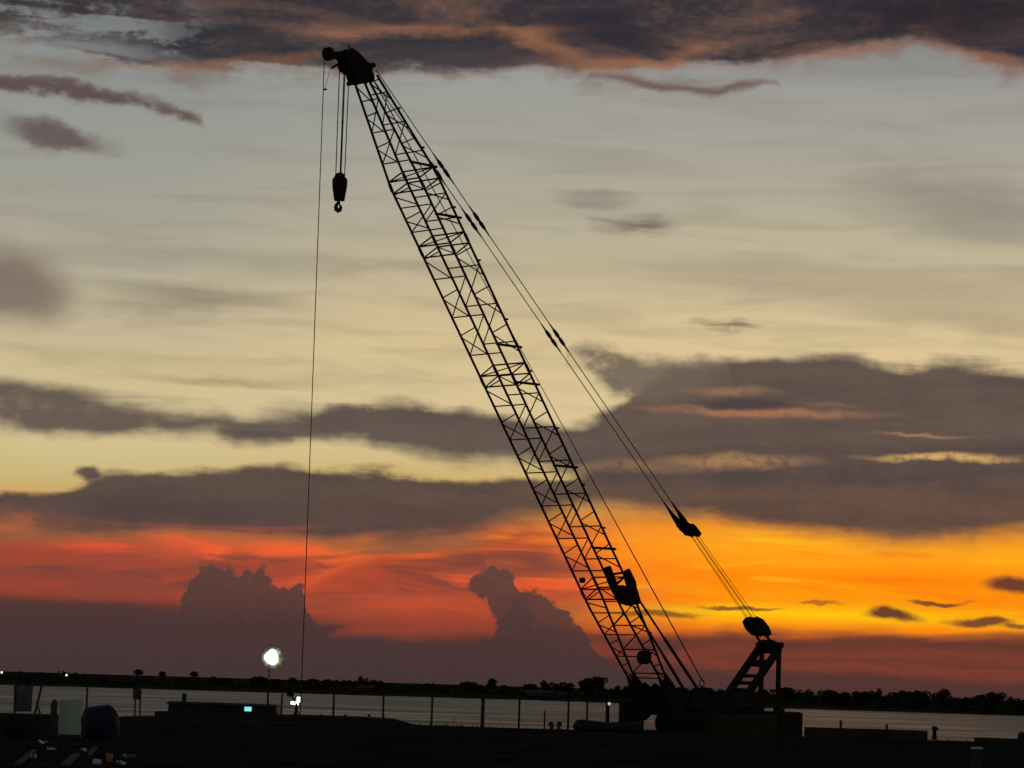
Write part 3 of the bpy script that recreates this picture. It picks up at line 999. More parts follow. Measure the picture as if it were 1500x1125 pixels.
# undercarriage (behind the quay edge)
cbox(-3.6, -1.2, -1.2, 1.2, 1.35, 1.95, 'carbody', m_mach, crane, .05)
MB().tube(CW(-2.4, 0, 1.953), CW(-2.4, 0, 2.197), .9, n=28).build('slew_ring', m_mach, crane)
for sd in (-1, 1):
    l0 = sd * 1.62
    prof_ = []
    for a in range(9): prof_.append((1.0 + .45 * math.sin(math.pi * a / 8), 1.5 - .47 * math.cos(math.pi * a / 8) * -1))
    pr = [(s, z) for s, z in prof_] + [(-5.8 - .45 * math.sin(math.pi * a / 8), 1.5 + .47 * math.cos(math.pi * a / 8)) for a in range(9)]
    tr = MB().poly([CW(s, l0 - .36, z) for s, z in pr], LA * .72).build('crawler_track', m_mach, crane)
    for k in range(12):
        MB().box(CW(1.0 - k * .6, l0, 1.985), .42, .78, .05, HD, LA).build('track_shoe', m_mach, tr)

# hook block hanging on its ropes ------------------------------------------------------------
hc = Vector((hb_top.x, hb_top.y, hb_z))
k = dep / F_PX                                              # metres per photo pixel there
hook = empty('hook_block', hc - ZU * 50 * k, 'black hook block hanging on ropes below the boom tip', 'crane hook')


def hp_(x, y, dy=0.0):
    return hc + Vector(((x - 497.6) * k, dy, -(y - 262) * k))


body = [(487, 266), (490, 262), (505, 262), (508.5, 265), (508, 276), (505, 296), (490.5, 296), (487.5, 278)]
ck = MB().poly([hp_(x, y, -.17) for x, y in body], (0, .05, 0)).build('cheek_plate', m_mach, hook)
MB().poly([hp_(x, y, .12) for x, y in body], (0, .05, 0)).build('cheek_plate', m_mach, hook)
MB().poly([hp_(x, y, -.11) for x, y in [(488, 276), (507.5, 276), (505, 294), (491, 294)]], (0, .22, 0)).build('weight', m_mach, hook)
for y0 in (-.075, .005):
    c = hp_(497.6, 268, y0)
    MB().tube(c, c + Vector((0, .07, 0)), .26, n=24).build('sheave', m_mach, hook)
MB().path([hp_(491, 262), hp_(491.5, 258), hp_(495, 256), hp_(500, 256), hp_(503.5, 258), hp_(504, 262)], .035, 6).build('rope_guard', m_mach, hook)
bar('shank', hp_(497, 294), hp_(497, 301), .06, m_mach, hook)
hk = [(497, 299), (494.4, 302), (493.2, 306), (494.2, 309.6), (496.8, 311.2), (499.4, 309.6), (500.4, 306), (499.8, 303)]
MB().path([hp_(x, y) for x, y in hk], [.055, .065, .075, .085, .09, .08, .06, .035], 8).build('hook', m_mach, hook, smooth_=True)

bar('latch', hp_(499.6, 303.5), hp_(496.5, 299.5), .03, m_mach, hook)

# crane barge the crane stands on
barge = empty('crane_barge', CW(-3, 0, 0), 'flat dark steel barge under the crane, behind the quay edge', 'barge')
MB().poly([(P0.x - 9, QY + 1.2, -1.5), (P0.x + 22, QY + 1.2, -1.5), (P0.x + 22, QY + 16, -1.5), (P0.x - 9, QY + 16, -1.5)], (0, 0, 1.5 + DECK - .004)).build('hull', m_hull, barge, .15)
for i in range(5):
    MB().poly([(P0.x - 8.8 + i * 6.15, QY + 1.4, DECK - .0), (P0.x - 2.8 + i * 6.15, QY + 1.4, DECK), (P0.x - 2.8 + i * 6.15, QY + 15.8, DECK), (P0.x - 8.8 + i * 6.15, QY + 15.8, DECK)], (0, 0, .02)).build('deck_plate', m_mach, barge)

# ================================================================== moored boat beyond the quay edge
boat = empty('moored_boat', at(400, 1062, 119.0), 'long dark moored boat whose cabin shows a small lit cyan window', 'boat')
BY = 117.6


def bx(px, Y=BY): return at(px, 1050, Y).x


def bz(px, py, Y=BY): return at(px, py, Y).z


hull = MB()
sta = [(168, 0.85, 1050), (200, 1.0, 1049), (300, 1.0, 1049), (430, 1.0, 1047), (520, .97, 1050), (572, .75, 1053), (590, .45, 1057), (606, .08, 1063)]
ring = []
for (px, hw, py) in sta:
    x = bx(px); z = bz(px, py); hw *= 1.7
    ring.append([Vector((x, BY + 1.7 - hw, z)), Vector((x, BY + 1.7 - hw * .93, z - 1.6)), Vector((x, BY + 1.7 - hw * .6, -.7)), Vector((x, BY + 1.7 + hw * .6, -.7)), Vector((x, BY + 1.7 + hw * .93, z - 1.6)), Vector((x, BY + 1.7 + hw, z))])
for rg in ring: hull.v += rg
for i in range(len(ring) - 1):
    for k in range(6):
        j = (k + 1) % 6
        hull.f.append((i * 6 + k, i * 6 + j, i * 6 + 6 + j, i * 6 + 6 + k))
hull.f.append(tuple(range(6))); hull.f.append(tuple(len(hull.v) - 6 + k for k in reversed(range(6))))
hull = hull.build('hull', m_hull, boat)
x0, x1 = bx(241), bx(404)
zt = bz(322, 1030)
cabin = MB().poly([(x0, BY + .5, 2.6), (x1 + .12, BY + .5, 2.6), (x1 - .05, BY + .5, zt - .09), (x0 + .08, BY + .5, zt - .09)], (0, 2.3, 0)).build('cabin', m_hull, boat, .04)
MB().poly([(x0 - .03, BY + .38, zt - .088), (x1 + .02, BY + .38, zt - .088), (x1 - .08, BY + .38, zt), (x0 + .10, BY + .38, zt + .02)], (0, 2.54, 0)).build('cabin_roof', m_roof, boat, .02)
for i, px in enumerate((262, 285, 308, 331)):
    a, b = bx(px - 6), bx(px + 6)
    MB().poly([(a, BY + .493, bz(px, 1043)), (b, BY + .493, bz(px, 1043)), (b, BY + .493, bz(px, 1035)), (a, BY + .493, bz(px, 1035))], (0, .005, 0)).build('window', m_glass, cabin)
a, b = bx(356), bx(366.5)
MB().poly([(a, BY + .488, bz(361, 1042)), (b, BY + .488, bz(361, 1042)), (b, BY + .488, bz(361, 1035.5)), (a, BY + .488, bz(361, 1035.5))], (0, .008, 0)).build('lit_window', m_cyan, cabin)['label'] = 'small glowing cyan cabin window'
MB().box((bx(264), BY + 1.2, bz(264, 1022)), .17, .17, .34).build('vent_pipe', m_hull, boat, .02)
bar('vent_pipe', Vector((bx(388), BY + 1.2, zt)), Vector((bx(388), BY + 1.2, bz(388, 1017))), .035, m_hull, boat)
MB().box(((bx(223) + bx(242)) / 2, BY + 1.5, bz(232, 1052)), bx(240.5) - bx(223), 1.8, .55).build('locker', m_hull, boat, .03)
for px in (436, 470, 505, 540):
    bar('mooring_cleat', Vector((bx(px), BY + .35, bz(px, 1050))), Vector((bx(px), BY + .35, bz(px, 1046.5))), .05, m_mach, boat)

# ================================================================== things on the quay
# fence posts -------------------------------------------------------------------------


def post(px, top, r, label, Y=QY - .25, base=None, lean=0.0):
    b = q(px, Y) + ZU * .024
    t = at(px + lean, top, Y)
    t = Vector((b.x + (lean * Y / F_PX), Y, t.z))
    m = MB().tube(b - ZU * .05, t, r, r * .92, 8)
    if base: m.tube(b - ZU * .02, b + ZU * .16, base, r, 8)
    o = link('fence_post', m.mesh('fence_post'), m_rust)
    o.data.transform(Matrix.Translation(-b)); o.location = b
    return tag(o, label, 'post', 'fence posts along the quay edge')


post(125.5, 1006, .042, 'thin dark post between the blue covered heap and pale sheet')
post(411.5, 1016, .036, 'thin dark post just right of the floodlight mast')
post(487.5, 1017, .042, 'thin dark post first to the right of the glinting stand')
post(560.5, 1018, .042, 'thin dark post above the slanted bow of the moored boat')
post(632.0, 1019, .042, 'thin dark post just left of the thickest post')
post(706.5, 1020, .075, 'thickest dark post on the quay edge')
post(760.0, 1022, .042, 'thin dark post just right of the thickest post')
post(797.5, 1041, .032, 'short thin stake beside the two people')
post(832.0, 1024, .042, 'thin dark post just right of the two people')
post(859.5, 1025, .040, 'thin dark post with a flared foot behind the green bundle', base=.14)
post(1231.5, 1055, .05, 'short stub post nearest the crane on the low block', Y=QY + .3)
post(1299.0, 1061, .05, 'short stub post at the middle of the low block', Y=QY + .3)

# low concrete block and kerb pieces at right
b = q(1275, QY - .35)
tag(MB().poly([(q(1186).x, QY - .7, QZ + .004), (q(1361).x, QY - .7, QZ + .004), (q(1361).x, QY - .7, at(1361, 1070.5, QY).z), (q(1186).x, QY - .7, at(1186, 1064.5, QY).z - .02)], (0, 1.6, 0)).build('concrete_block', m_concrete, None, .02),
    'long low dark block on the quay right of the counterweight', 'concrete block')
tag(MB().poly([(q(1424).x, QY - 2.4, QZ + .004), (q(1489).x, QY - 2.4, QZ + .004), (q(1489).x, QY - 2.4, QZ + .19), (q(1424).x, QY - 2.4, QZ + .20)], (0, .9, 0)).build('concrete_kerb', m_concrete, None, .02),
    'thin low concrete kerb behind the pale topped bollard', 'kerb')
tag(MB().poly([(q(1491).x, QY - 2.0, QZ + .004), (q(1560).x, QY - 2.0, QZ + .004), (q(1560).x, QY - 2.0, QZ + .42), (q(1494).x, QY - 2.0, QZ + .44), (q(1491).x, QY - 2.0, QZ + .38)], (0, 1.0, 0)).build('concrete_block', m_concrete, None, .02),
    'dark block cut off by the right edge of the picture', 'concrete block')
# mooring bollard
bl = empty('mooring_bollard', q(1369, QY - .2), 'small dark mooring bollard at the right end of the low block', 'bollard')
c = q(1369, QY - .2) + ZU * .1
MB().path([c - ZU * .05, c + ZU * .04, c + ZU * .3, c + ZU * .36, c + ZU * .42, c + ZU * .45], [.12, .085, .07, .11, .11, .05], 12).build('post', m_mach, bl, smooth_=True)
MB().tube(c + ZU * .3, c + ZU * .34 + Vector((.16, 0, .02)), .04, .035, 8).build('horn', m_mach, bl)
# pale topped bollard
c = q(1431.5, 67.0)
pb = empty('concrete_bollard', c, 'grey round bollard with a pale flat cap at lower right', 'bollard')
MB().path([c, c + ZU * .02, c + ZU * .46], [.15, .125, .12], 16).build('post', m_concrete, pb, smooth_=True)
MB().path([c + ZU * .461, c + ZU * .475, c + ZU * .51, c + ZU * .525], [.12, .14, .14, .10], 16).build('cap', m_white, pb, smooth_=True)

# rolled green tarpaulin
c0 = q(840, QY - 1.4); c1 = q(940, QY - 1.2)
tb = MB()
pts = []; rad = []
for i in range(15):
    t = i / 14
    p = c0.lerp(c1, t); r = .2 + .015 * math.sin(9 * t)
    if i == 0: r = .1
    if i == 1: r = .22
    if i == 2: r = .23
    p.z = QZ + r * .92
    pts.append(p); rad.append(r)
tb.path(pts, rad, 12)
gt = tb.build('tarpaulin_bundle', m_tarp_g, None, 0, True)
tag(gt, 'low dark green tarpaulin bundle on the quay below the crane cab', 'tarpaulin')

# floodlight on a short mast -------------------------------------------------------------
FY = QY - .6
c = q(391.0, FY)
fl = empty('floodlight_mast', c, 'short mast with a glaring white floodlight at left', 'floodlight')
hd = at(399, 963, FY - .3)
top = Vector((c.x, FY, at(391, 976, FY).z))
MB().path([c, c.lerp(top, .55), top], [.04, .035, .028], 8).build('mast', m_mach, fl)
for a in (0.4, 2.5, 4.6):
    bar('leg', c + Vector((math.cos(a) * .45, math.sin(a) * .45, .01)), c + ZU * .55, .02, m_mach, fl)
bar('bracket', top - ZU * .05, hd + Vector((0, .16, -.12)), .03, m_mach, fl)
fh = MB().path([hd + Vector((0, .34, .02)), hd + Vector((0, .16, .01)), hd + Vector((0, .03, 0)), hd], [.12, .30, .44, .45], 24).build('lamp_housing', m_mach, fl)
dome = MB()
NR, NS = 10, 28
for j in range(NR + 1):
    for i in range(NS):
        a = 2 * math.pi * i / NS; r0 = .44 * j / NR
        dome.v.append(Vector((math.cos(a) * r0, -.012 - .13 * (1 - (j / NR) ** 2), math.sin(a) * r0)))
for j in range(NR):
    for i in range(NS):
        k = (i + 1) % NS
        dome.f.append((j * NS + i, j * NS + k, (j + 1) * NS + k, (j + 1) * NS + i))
dm = dome.build('lens', m_lamp, fh, 0, True)  # bright lamp in the middle, painted halo on the outer part
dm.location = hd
for i, z in enumerate((986.5, 993.5)):
    p = at(391 + i * 2, z, FY)
    MB().box(Vector((c.x + .03, FY - .06, p.z)), .09, .05, .10).build('clamp', m_white, fl)  # lamplit spots of the mast, put in as white blocks

# low stand: floodlit glints put in as small glowing panels
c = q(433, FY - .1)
wl = empty('glint_stand', c, 'low stand beside the floodlight, its floodlit glints made as glowing white panels', 'floodlit glints')
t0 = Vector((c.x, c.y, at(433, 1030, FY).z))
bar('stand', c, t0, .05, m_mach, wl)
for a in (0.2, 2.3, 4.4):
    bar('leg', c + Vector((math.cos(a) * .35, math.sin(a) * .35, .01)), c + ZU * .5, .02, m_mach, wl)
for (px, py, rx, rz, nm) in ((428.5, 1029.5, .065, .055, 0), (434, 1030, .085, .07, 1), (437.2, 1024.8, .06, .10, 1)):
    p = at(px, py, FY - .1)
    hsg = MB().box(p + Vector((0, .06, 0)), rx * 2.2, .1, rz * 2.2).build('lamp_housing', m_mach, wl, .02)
    MB().box(p - Vector((0, .002, 0)), rx * 2, .02, rz * 2).build('lens', m_glint, hsg, .008)
bar('glint_stem', at(430, 1023, FY), at(431.5, 1015, FY), .022, m_white, wl)
bar('glint_stem', at(431.5, 1015, FY), at(435, 1017, FY), .018, m_white, wl)
bar('side_arm', at(424, 1012, FY - .1), at(433, 1030, FY - .1), .03, m_mach, wl)
MB().box(at(425.5, 1015, FY - .05), .26, .2, .28).build('control_box', m_mach, wl, .03)

# signboard on two posts
SY = 96.0
c = q(200.5, SY)
sg = empty('signboard', c, 'small dark board on two thin posts left of the boat cabin', 'sign')
for px in (196.5, 204.0):
    p = q(px, SY)
    bar('post', p, Vector((p.x, SY, at(px, 1010, SY).z)), .028, m_wood, sg)
a, b2 = at(194.5, 1024.5, SY), at(206.0, 1009, SY)
MB().poly([(a.x, SY - .05, a.z), (b2.x, SY - .05, a.z), (b2.x, SY - .05, b2.z), (a.x, SY - .05, b2.z)], (0, .03, 0)).build('board', m_wood, sg)
MB().box(q(200.5, SY) + ZU * .06, .5, .3, .12).build('footing', m_concrete, sg, .02)

# pale green sheet standing on the quay, with a dark post at its side
PY = 74.0
a, b2 = at(84.5, 1080, PY), at(120.5, 1022, PY)
sh = empty('standing_sheet', (a.x, PY, QZ), 'pale green sheet standing upright at far left', 'panel')
pp = MB()
nx_ = 8
for i in range(nx_ + 1):
    t = i / nx_
    x = a.x + (b2.x - a.x) * t
    yy = PY + .02 * math.sin(t * 9)
    for (z, o) in ((QZ + .02, 0), (at(100, 1023 + 3 * (1 - t), PY).z, .015)):
        pp.v.append(Vector((x, yy + o, z)))
        pp.v.append(Vector((x, yy + o + .02, z)))
for i in range(nx_):
    o = i * 4
    pp.f += [(o, o + 4, o + 6, o + 2), (o + 1, o + 3, o + 7, o + 5), (o, o + 1, o + 5, o + 4), (o + 2, o + 6, o + 7, o + 3)]
pp.f += [(0, 2, 3, 1), (nx_ * 4, nx_ * 4 + 1, nx_ * 4 + 3, nx_ * 4 + 2)]
pp.build('sheet', m_pale, sh)
a, b2 = at(72.5, 1080, PY), at(85, 1024, PY)
MB().poly([(a.x, PY - .05, QZ + .002), (b2.x - .02, PY - .05, QZ + .002), (b2.x - .01, PY - .05, b2.z - .05), (a.x + .06, PY - .05, b2.z), (a.x, PY - .05, b2.z - .12)], (0, .12, 0)).build('side_post', m_wood, sh, .01)
MB().box((at(104, 1080, PY).x, PY - .02, QZ + .03), .62, .12, .05).build('base_rail', m_wood, sh)

# grey blue cloth hung on a leaning frame
CY = 84.0
cl = empty('hung_cloth', q(36, CY), 'grey blue cloth hanging beside leaning poles at the left edge', 'cloth')
cm = MB()
cols, rows = 10, 6
for j in range(rows + 1):
    for i in range(cols + 1):
        u, v = i / cols, j / rows
        p = at(23 + 26 * u - 3 * v, 1004 + 38 * v, CY)
        cm.v.append(Vector((p.x, CY + .05 * math.sin(u * 11 + v), p.z)))
for j in range(rows):
    for i in range(cols):
        o = j * (cols + 1) + i
        cm.f.append((o, o + 1, o + cols + 2, o + cols + 1))
co = cm.build('cloth', m_cloth, cl, 0, True)
sm_ = co.modifiers.new('thick', 'SOLIDIFY'); sm_.thickness = .012
bar('rail', at(20, 1003.5, CY), at(64, 1004.5, CY), .02, m_wood, cl)
bar('pole', at(50, 1050, CY), at(61.5, 1003, CY), .035, m_wood, cl)
bar('pole', at(60, 1050, CY), at(54, 1030, CY), .025, m_wood, cl)
bar('pole', at(21, 1050, CY), at(22, 1003, CY), .03, m_wood, cl)

# blue covered heap
HY = 72.0
c = q(148, HY)
bmh = bmesh.new()
bmesh.ops.create_icosphere(bmh, subdivisions=4, radius=1.0)
r2 = random.Random(3)
for v in bmh.verts:
    p = v.co
    t = max(0.0, p.z)
    k1 = 1 + .07 * math.sin(5 * p.x + 3 * p.y) + .05 * math.sin(9 * p.y - 4 * p.z) + .03 * math.sin(17 * p.x + 11 * p.z)
    sx = .46 * (abs(p.x) ** .55) * (1 if p.x > 0 else -1) * (1.0 - .18 * t ** 3)
    v.co = Vector((sx * k1, .5 * p.y * k1, max(-.02, .84 * (t ** .45)) * (1 + .03 * math.sin(7 * p.x)) if p.z > 0 else 0.0))
me = bpy.data.meshes.new('covered_heap'); bmh.to_mesh(me); bmh.free()
for p in me.polygons: p.use_smooth = True
hp2 = link('covered_heap', me, m_tarp_b); hp2.location = c
tag(hp2, 'rounded heap under a dark blue cover next to the pale sheet', 'covered heap')

# litter at the lower left


def lay(px, py, dz=0.0):
    """quay point seen at photo point (px, py)"""
    d = ray(px, py)
    p = EYE + d * ((QZ - EYE.z) / d.z)
    return p + ZU * dz


def plank(a, b, w, th, m, label, nm='plank', cat='plank'):
    pa, pb = lay(*a, th / 2 + .01), lay(*b, th / 2 + .01)
    d = (pb - pa); sd = d.cross(ZU).normalized()
    o = MB().box((pa + pb) / 2, d.length, w, th, d.normalized(), sd, d.normalized().cross(sd) * -1).build(nm, m, None, .004)
    return tag(o, label, cat)


plank((26, 1122), (50, 1101), .12, .04, m_wood, 'pale plank lying aslant in the lower left corner')
plank((95, 1124), (112, 1108), .14, .05, m_wood, 'shorter pale plank lying between the plank and the orange bucket')
plank((131, 1109), (139, 1097), .10, .04, m_wood, 'small pale stick of wood left of the orange bucket')


def sheetlet(px, py, w, label, m=None, seed=1):
    c = lay(px, py, .02)
    r3 = random.Random(seed)
    mbs = MB()
    n = 5
    for j in range(n):
        for i in range(n):
            mbs.v.append(c + Vector(((i / (n - 1) - .5) * w, (j / (n - 1) - .5) * w * 1.6, r3.uniform(0, .09))))
    for j in range(n - 1):
        for i in range(n - 1):
            o = j * n + i; mbs.f.append((o, o + 1, o + n + 1, o + n))
    o = mbs.build('plastic_scrap', m or m_white)
    s_ = o.modifiers.new('thick', 'SOLIDIFY'); s_.thickness = .004
    return tag(o, label, 'litter')


sheetlet(62, 1091, .22, 'crumpled white scrap below the dark bush', seed=2)
sheetlet(75, 1102, .17, 'small crumpled white scrap right of the slanting plank', seed=3)
sheetlet(97, 1093, .25, 'crumpled grey scrap in front of the pale sheet', m_concrete, 4)
sheetlet(189, 1113, .2, 'flat white scrap farthest right of the litter', seed=5)
sheetlet(122, 1103, .14, 'tiny white scrap in front of the blue heap', seed=6)
sheetlet(48, 1113, .12, 'tiny white scrap at the upper end of the slanting plank', seed=8)
sheetlet(84, 1118, .2, 'ragged grey scrap between the two planks', m_concrete, 9)
sheetlet(112, 1096, .14, 'narrow pale scrap touching the foot of the pale sheet', m_wood, 10)
sheetlet(177, 1122, .16, 'white scrap just right of the orange bucket', seed=12)
c = lay(160, 1116)
bk = empty('bucket', c, 'small orange bucket among the litter at lower left', 'bucket')
MB().path([c, c + ZU * .02, c + ZU * .14, c + ZU * .15], [.045, .05, .068, .064], 14).build('body', m_orange, bk, smooth_=True)
MB().path([c + Vector((math.cos(t) * .066, 0, .146 + math.sin(t) * .05)) for t in [i * math.pi / 8 for i in range(9)]], .006, 5).build('handle', m_mach, bk)
c = lay(142, 1121)
jg = empty('jerrycan', c, 'small white can lying left of the orange bucket', 'can')
MB().box(c + ZU * .06, .15, .09, .10, (.96, .28, 0), (-.28, .96, 0)).build('body', m_white, jg, .03)
MB().tube(c + Vector((.04, 0, .106)), c + Vector((.04, 0, .13)), .02, n=8).build('cap', m_mach, jg)
c = lay(171, 1104)
cr_ = empty('crate', c, 'small open grey crate under the blue heap', 'crate')
for (dx, dy, sx, sy) in ((0, -.14, .32, .015), (0, .14, .32, .015), (-.155, 0, .015, .262), (.155, 0, .015, .262)):
    MB().box(c + Vector((dx, dy, .13)), sx, sy, .24).build('side', m_concrete, cr_)
MB().box(c + ZU * .012, .3, .26, .02).build('base', m_concrete, cr_)

# ================================================================== plants


def leaves(mb_, c, rx, ry, rz, n, size, r_):
    """leaf faces scattered through an uneven lump"""
    for _ in range(n):
        while True:
            p = Vector((r_.uniform(-1, 1), r_.uniform(-1, 1), r_.uniform(-1, 1)))
            if p.length <= 1: break
        if p.length < .55: p *= 1.5
        p = Vector((p.x * rx, p.y * ry, p.z * rz)) + c
        a = Vector((r_.gauss(0, 1), r_.gauss(0, 1), r_.gauss(0, 1))).normalized()
        u, w, _d = frame_of(a)
        s1 = size * r_.uniform(.6, 1.3)
        o = len(mb_.v)
        mb_.v += [p - u * s1, p + w * s1 * .6, p + u * s1, p - w * s1 * .6]
        mb_.f.append((o, o + 1, o + 2, o + 3))


def make_crown(kind, seed):
    """crown and trunk for a tree of unit height (base at 0, top at 1)"""
    r_ = random.Random(seed)
    mc = MB(); tr = MB()
    if kind == 'palm':
        tr.path([(0, 0, 0), (.02, 0, .4), (.0, 0, .72)], [.035, .025, .02], 6)
        for i in range(26):
            a = i * 2.39996; el_ = r_.uniform(-.5, 1.2)
            prev = Vector((0, 0, .72)); L = r_.uniform(.24, .34)
            dirv = Vector((math.cos(a) * math.cos(el_), math.sin(a) * math.cos(el_), math.sin(el_)))
            for k in range(5):
                nxt = prev + dirv * L / 5; dirv = (dirv - ZU * .16).normalized()
                sd = dirv.cross(ZU).normalized() * .045 * (1 - k / 6)
                o = len(mc.v); mc.v += [prev - sd, prev + sd, nxt + sd * .7 - ZU * .03, nxt - sd * .7 - ZU * .03]; mc.f.append((o, o + 1, o + 2, o + 3))
                prev = nxt
        leaves(mc, Vector((0, 0, .78)), .2, .2, .17, 240, .05, r_)
        return mc.mesh('crown'), tr.mesh('trunk')
    if kind == 'oval':
        lumps = [(0, 0, .5 + .08 * i, .26 - .035 * abs(i - 1.5)) for i in range(5)] + [(r_.uniform(-.12, .12), r_.uniform(-.12, .12), r_.uniform(.3, .85), .15) for _ in range(6)]
        th = .25
    elif kind == 'flat':
        lumps = [(r_.uniform(-.6, .6), r_.uniform(-.4, .4), r_.uniform(.5, .85), r_.uniform(.2, .28)) for _ in range(15)]
        th = .4
    else:
        lumps = [(r_.gauss(0, .24), r_.gauss(0, .24), .6 + r_.uniform(-.3, .22), r_.uniform(.18, .30)) for _ in range(13)]
        th = .25
    tr.path([(0, 0, 0), (.015, .01, th * .6), (0, 0, th + .2)], [.045, .035, .025], 6)
    for i in range(5):
        x, y, z, r0 = lumps[i]
        tr.path([(0, 0, th * .8), (x * .5, y * .5, (th + z) / 2), (x, y, z)], [.025, .016, .008], 5)
    for (x, y, z, r0) in lumps:
        z = min(z, 1.0 - r0 * .8)
        leaves(mc, Vector((x, y, z)), r0, r0, r0 * .8, int(130 * (r0 / .22) ** 2), .055, r_)
    return mc.mesh('crown'), tr.mesh('trunk')


protos = {}
for kd, cnt in (('round', 4), ('flat', 2), ('oval', 2), ('palm', 2)):
    for i in range(cnt):
        cr_me, tr_me = make_crown(kd, 11 * i + len(kd))
        cr_me.materials.append(m_leaf); tr_me.materials.append(m_bark)
        protos.setdefault(kd, []).append((cr_me, tr_me))
GRP = 'trees along the far bank'
used_names = {'round': 'broadleaf_tree', 'flat': 'spreading_tree', 'oval': 'oval_tree', 'palm': 'palm_tree'}


def tree(px, top, wpx, kind, label, i=0, back=14):
    x, yb = bank_at(px)
    Y = yb + back
    x = x * Y / yb
    ztop = at(px, top, Y).z
    h = ztop - 1.3
    wid = wpx * Y / F_PX
    cr_me, tr_me = protos[kind][i % len(protos[kind])]
    ext = max(v.co.x for v in cr_me.vertices) - min(v.co.x for v in cr_me.vertices)
    hz = max(v.co.z for v in cr_me.vertices)
    sx = wid / ext; sz = h / hz
    o = bpy.data.objects.new(used_names[kind], None)
    COL.objects.link(o)
    o.location = (x, Y, 1.3); o.scale = (sx, sx, sz); o.rotation_euler.z = rng.uniform(0, 6.28) if kind != 'flat' else rng.uniform(-.4, .4)
    for nm, me in (('crown', cr_me), ('trunk', tr_me)):
        c_ = bpy.data.objects.new(nm, me); COL.objects.link(c_); c_.parent = o
    return tag(o, label, 'tree', GRP)


T_ = [(201, 980, 15, 'palm', 'tallest round headed palm standing alone left of the boat'), (236, 983, 12, 'palm', 'small palm second from the left on the far bank'),
      (283, 983, 13, 'palm', 'third palm from the left on the far bank'), (310, 990, 20, 'round', 'low bushy tree right of the third palm'), (328, 992, 16, 'round', 'low tree midway between third palm and floodlight'),
      (378, 990, 26, 'round', 'wide low tree directly behind the floodlight mast'), (405, 994, 16, 'round', 'low tree just right of the floodlight'), (428, 992, 15, 'oval', 'upright tree right behind the glinting stand'),
      (458, 993, 20, 'round', 'round tree just right of the hanging rope'), (479, 994, 16, 'round', 'round tree second right of the hanging rope'), (512, 996, 26, 'flat', 'low spreading tree left of the clump at mid left'),
      (530, 990, 19, 'round', 'taller dark tree in the clump at mid left'), (549, 995, 20, 'round', 'lower tree closing the clump at mid left'), (627, 1000, 20, 'flat', 'small flat tree standing in the bare stretch of bank'),
      (686, 998, 26, 'round', 'broad tree just left of the oval tree'), (702, 1002, 18, 'round', 'small tree tucked against the oval tree'), (720, 993, 14, 'oval', 'tall narrow oval tree in the middle of the far bank'),
      (738, 1003, 13, 'round', 'tiny tree right of the oval tree'), (776, 1001, 20, 'round', 'small tree before the round dark tree'), (800, 996, 25, 'round', 'round dark tree above the long shed roof'),
      (829, 998, 26, 'round', 'round tree between the long shed and broad dark tree'), (860, 992, 26, 'round', 'left half of the broad dark tree pair left of the boom'), (876, 990, 26, 'round', 'right half of the broad dark tree pair left of the boom'),
      (903, 1003, 16, 'round', 'small tree above the crane cab lamp'), (922, 1003, 22, 'round', 'tree just left of the boom foot'), (998, 1006, 26, 'round', 'tree between boom foot and backstops'),
      (1030, 1006, 30, 'round', 'tree behind the deflector sheave'), (1060, 1009, 26, 'round', 'tree behind the foot of the gantry'), (1090, 1010, 24, 'round', 'tree seen between the gantry legs'),
      (1118, 1010, 26, 'round', 'tree behind the far rear gantry post'), (1152, 1006, 34, 'round', 'tree just right of the gantry rear post'), (1182, 1009, 24, 'round', 'tree above the end of the counterweight'),
      (1213, 1009, 30, 'round', 'first broad crown right of the counterweight'), (1238, 1013, 22, 'round', 'small crown in the dip right of the first broad crown'), (1264, 1012, 28, 'round', 'crown left of the pointed crown'),
      (1284, 1008, 22, 'round', 'pointed crown above the middle of the low block'), (1302, 1017, 18, 'round', 'lowest crown right of the pointed crown'), (1325, 1011, 30, 'round', 'left crown of the wide clump at right'),
      (1346, 1011, 30, 'round', 'right crown of the wide clump at right'), (1382, 1008, 34, 'round', 'big round crown standing highest at far right'), (1412, 1020, 26, 'round', 'low crown right of the big round crown'),
      (1436, 1017, 28, 'round', 'crown above the pale topped bollard'), (1456, 1013, 30, 'round', 'broad crown second from the right edge'), (1483, 1020, 26, 'round', 'last whole crown before the right edge'), (1508, 1022, 30, 'round', 'crown cut by the right edge of the picture')]
for i, (px, tp, wd, kd, lb) in enumerate(T_):
    tree(px, tp, wd * (1.35 if kd == 'palm' else 1.12), kd, lb, i, 12 + (i * 7) % 10)

# scrub along the far bank: nobody could count it
sb = MB()
r4 = random.Random(5)
for i in range(2600):
    px = r4.uniform(-80, 1580)
    x, yb = bank_at(px)
    hgt = 2.2 + 1.5 * math.sin(px * .021) * math.sin(px * .0083 + 1) + (1.6 if px > 930 else 0.3)
    dy = r4.uniform(4, 22)
    p = Vector((x * (yb + dy) / yb, yb + dy, .9 + r4.random() ** 1.3 * max(1.2, hgt)))
    leaves(sb, p, 1.0, .8, .6, 4, .62, r4)
so = sb.build('bank_scrub', m_leaf)
tag(so, 'dark low scrub covering the far bank', 'scrub', kind='stuff')

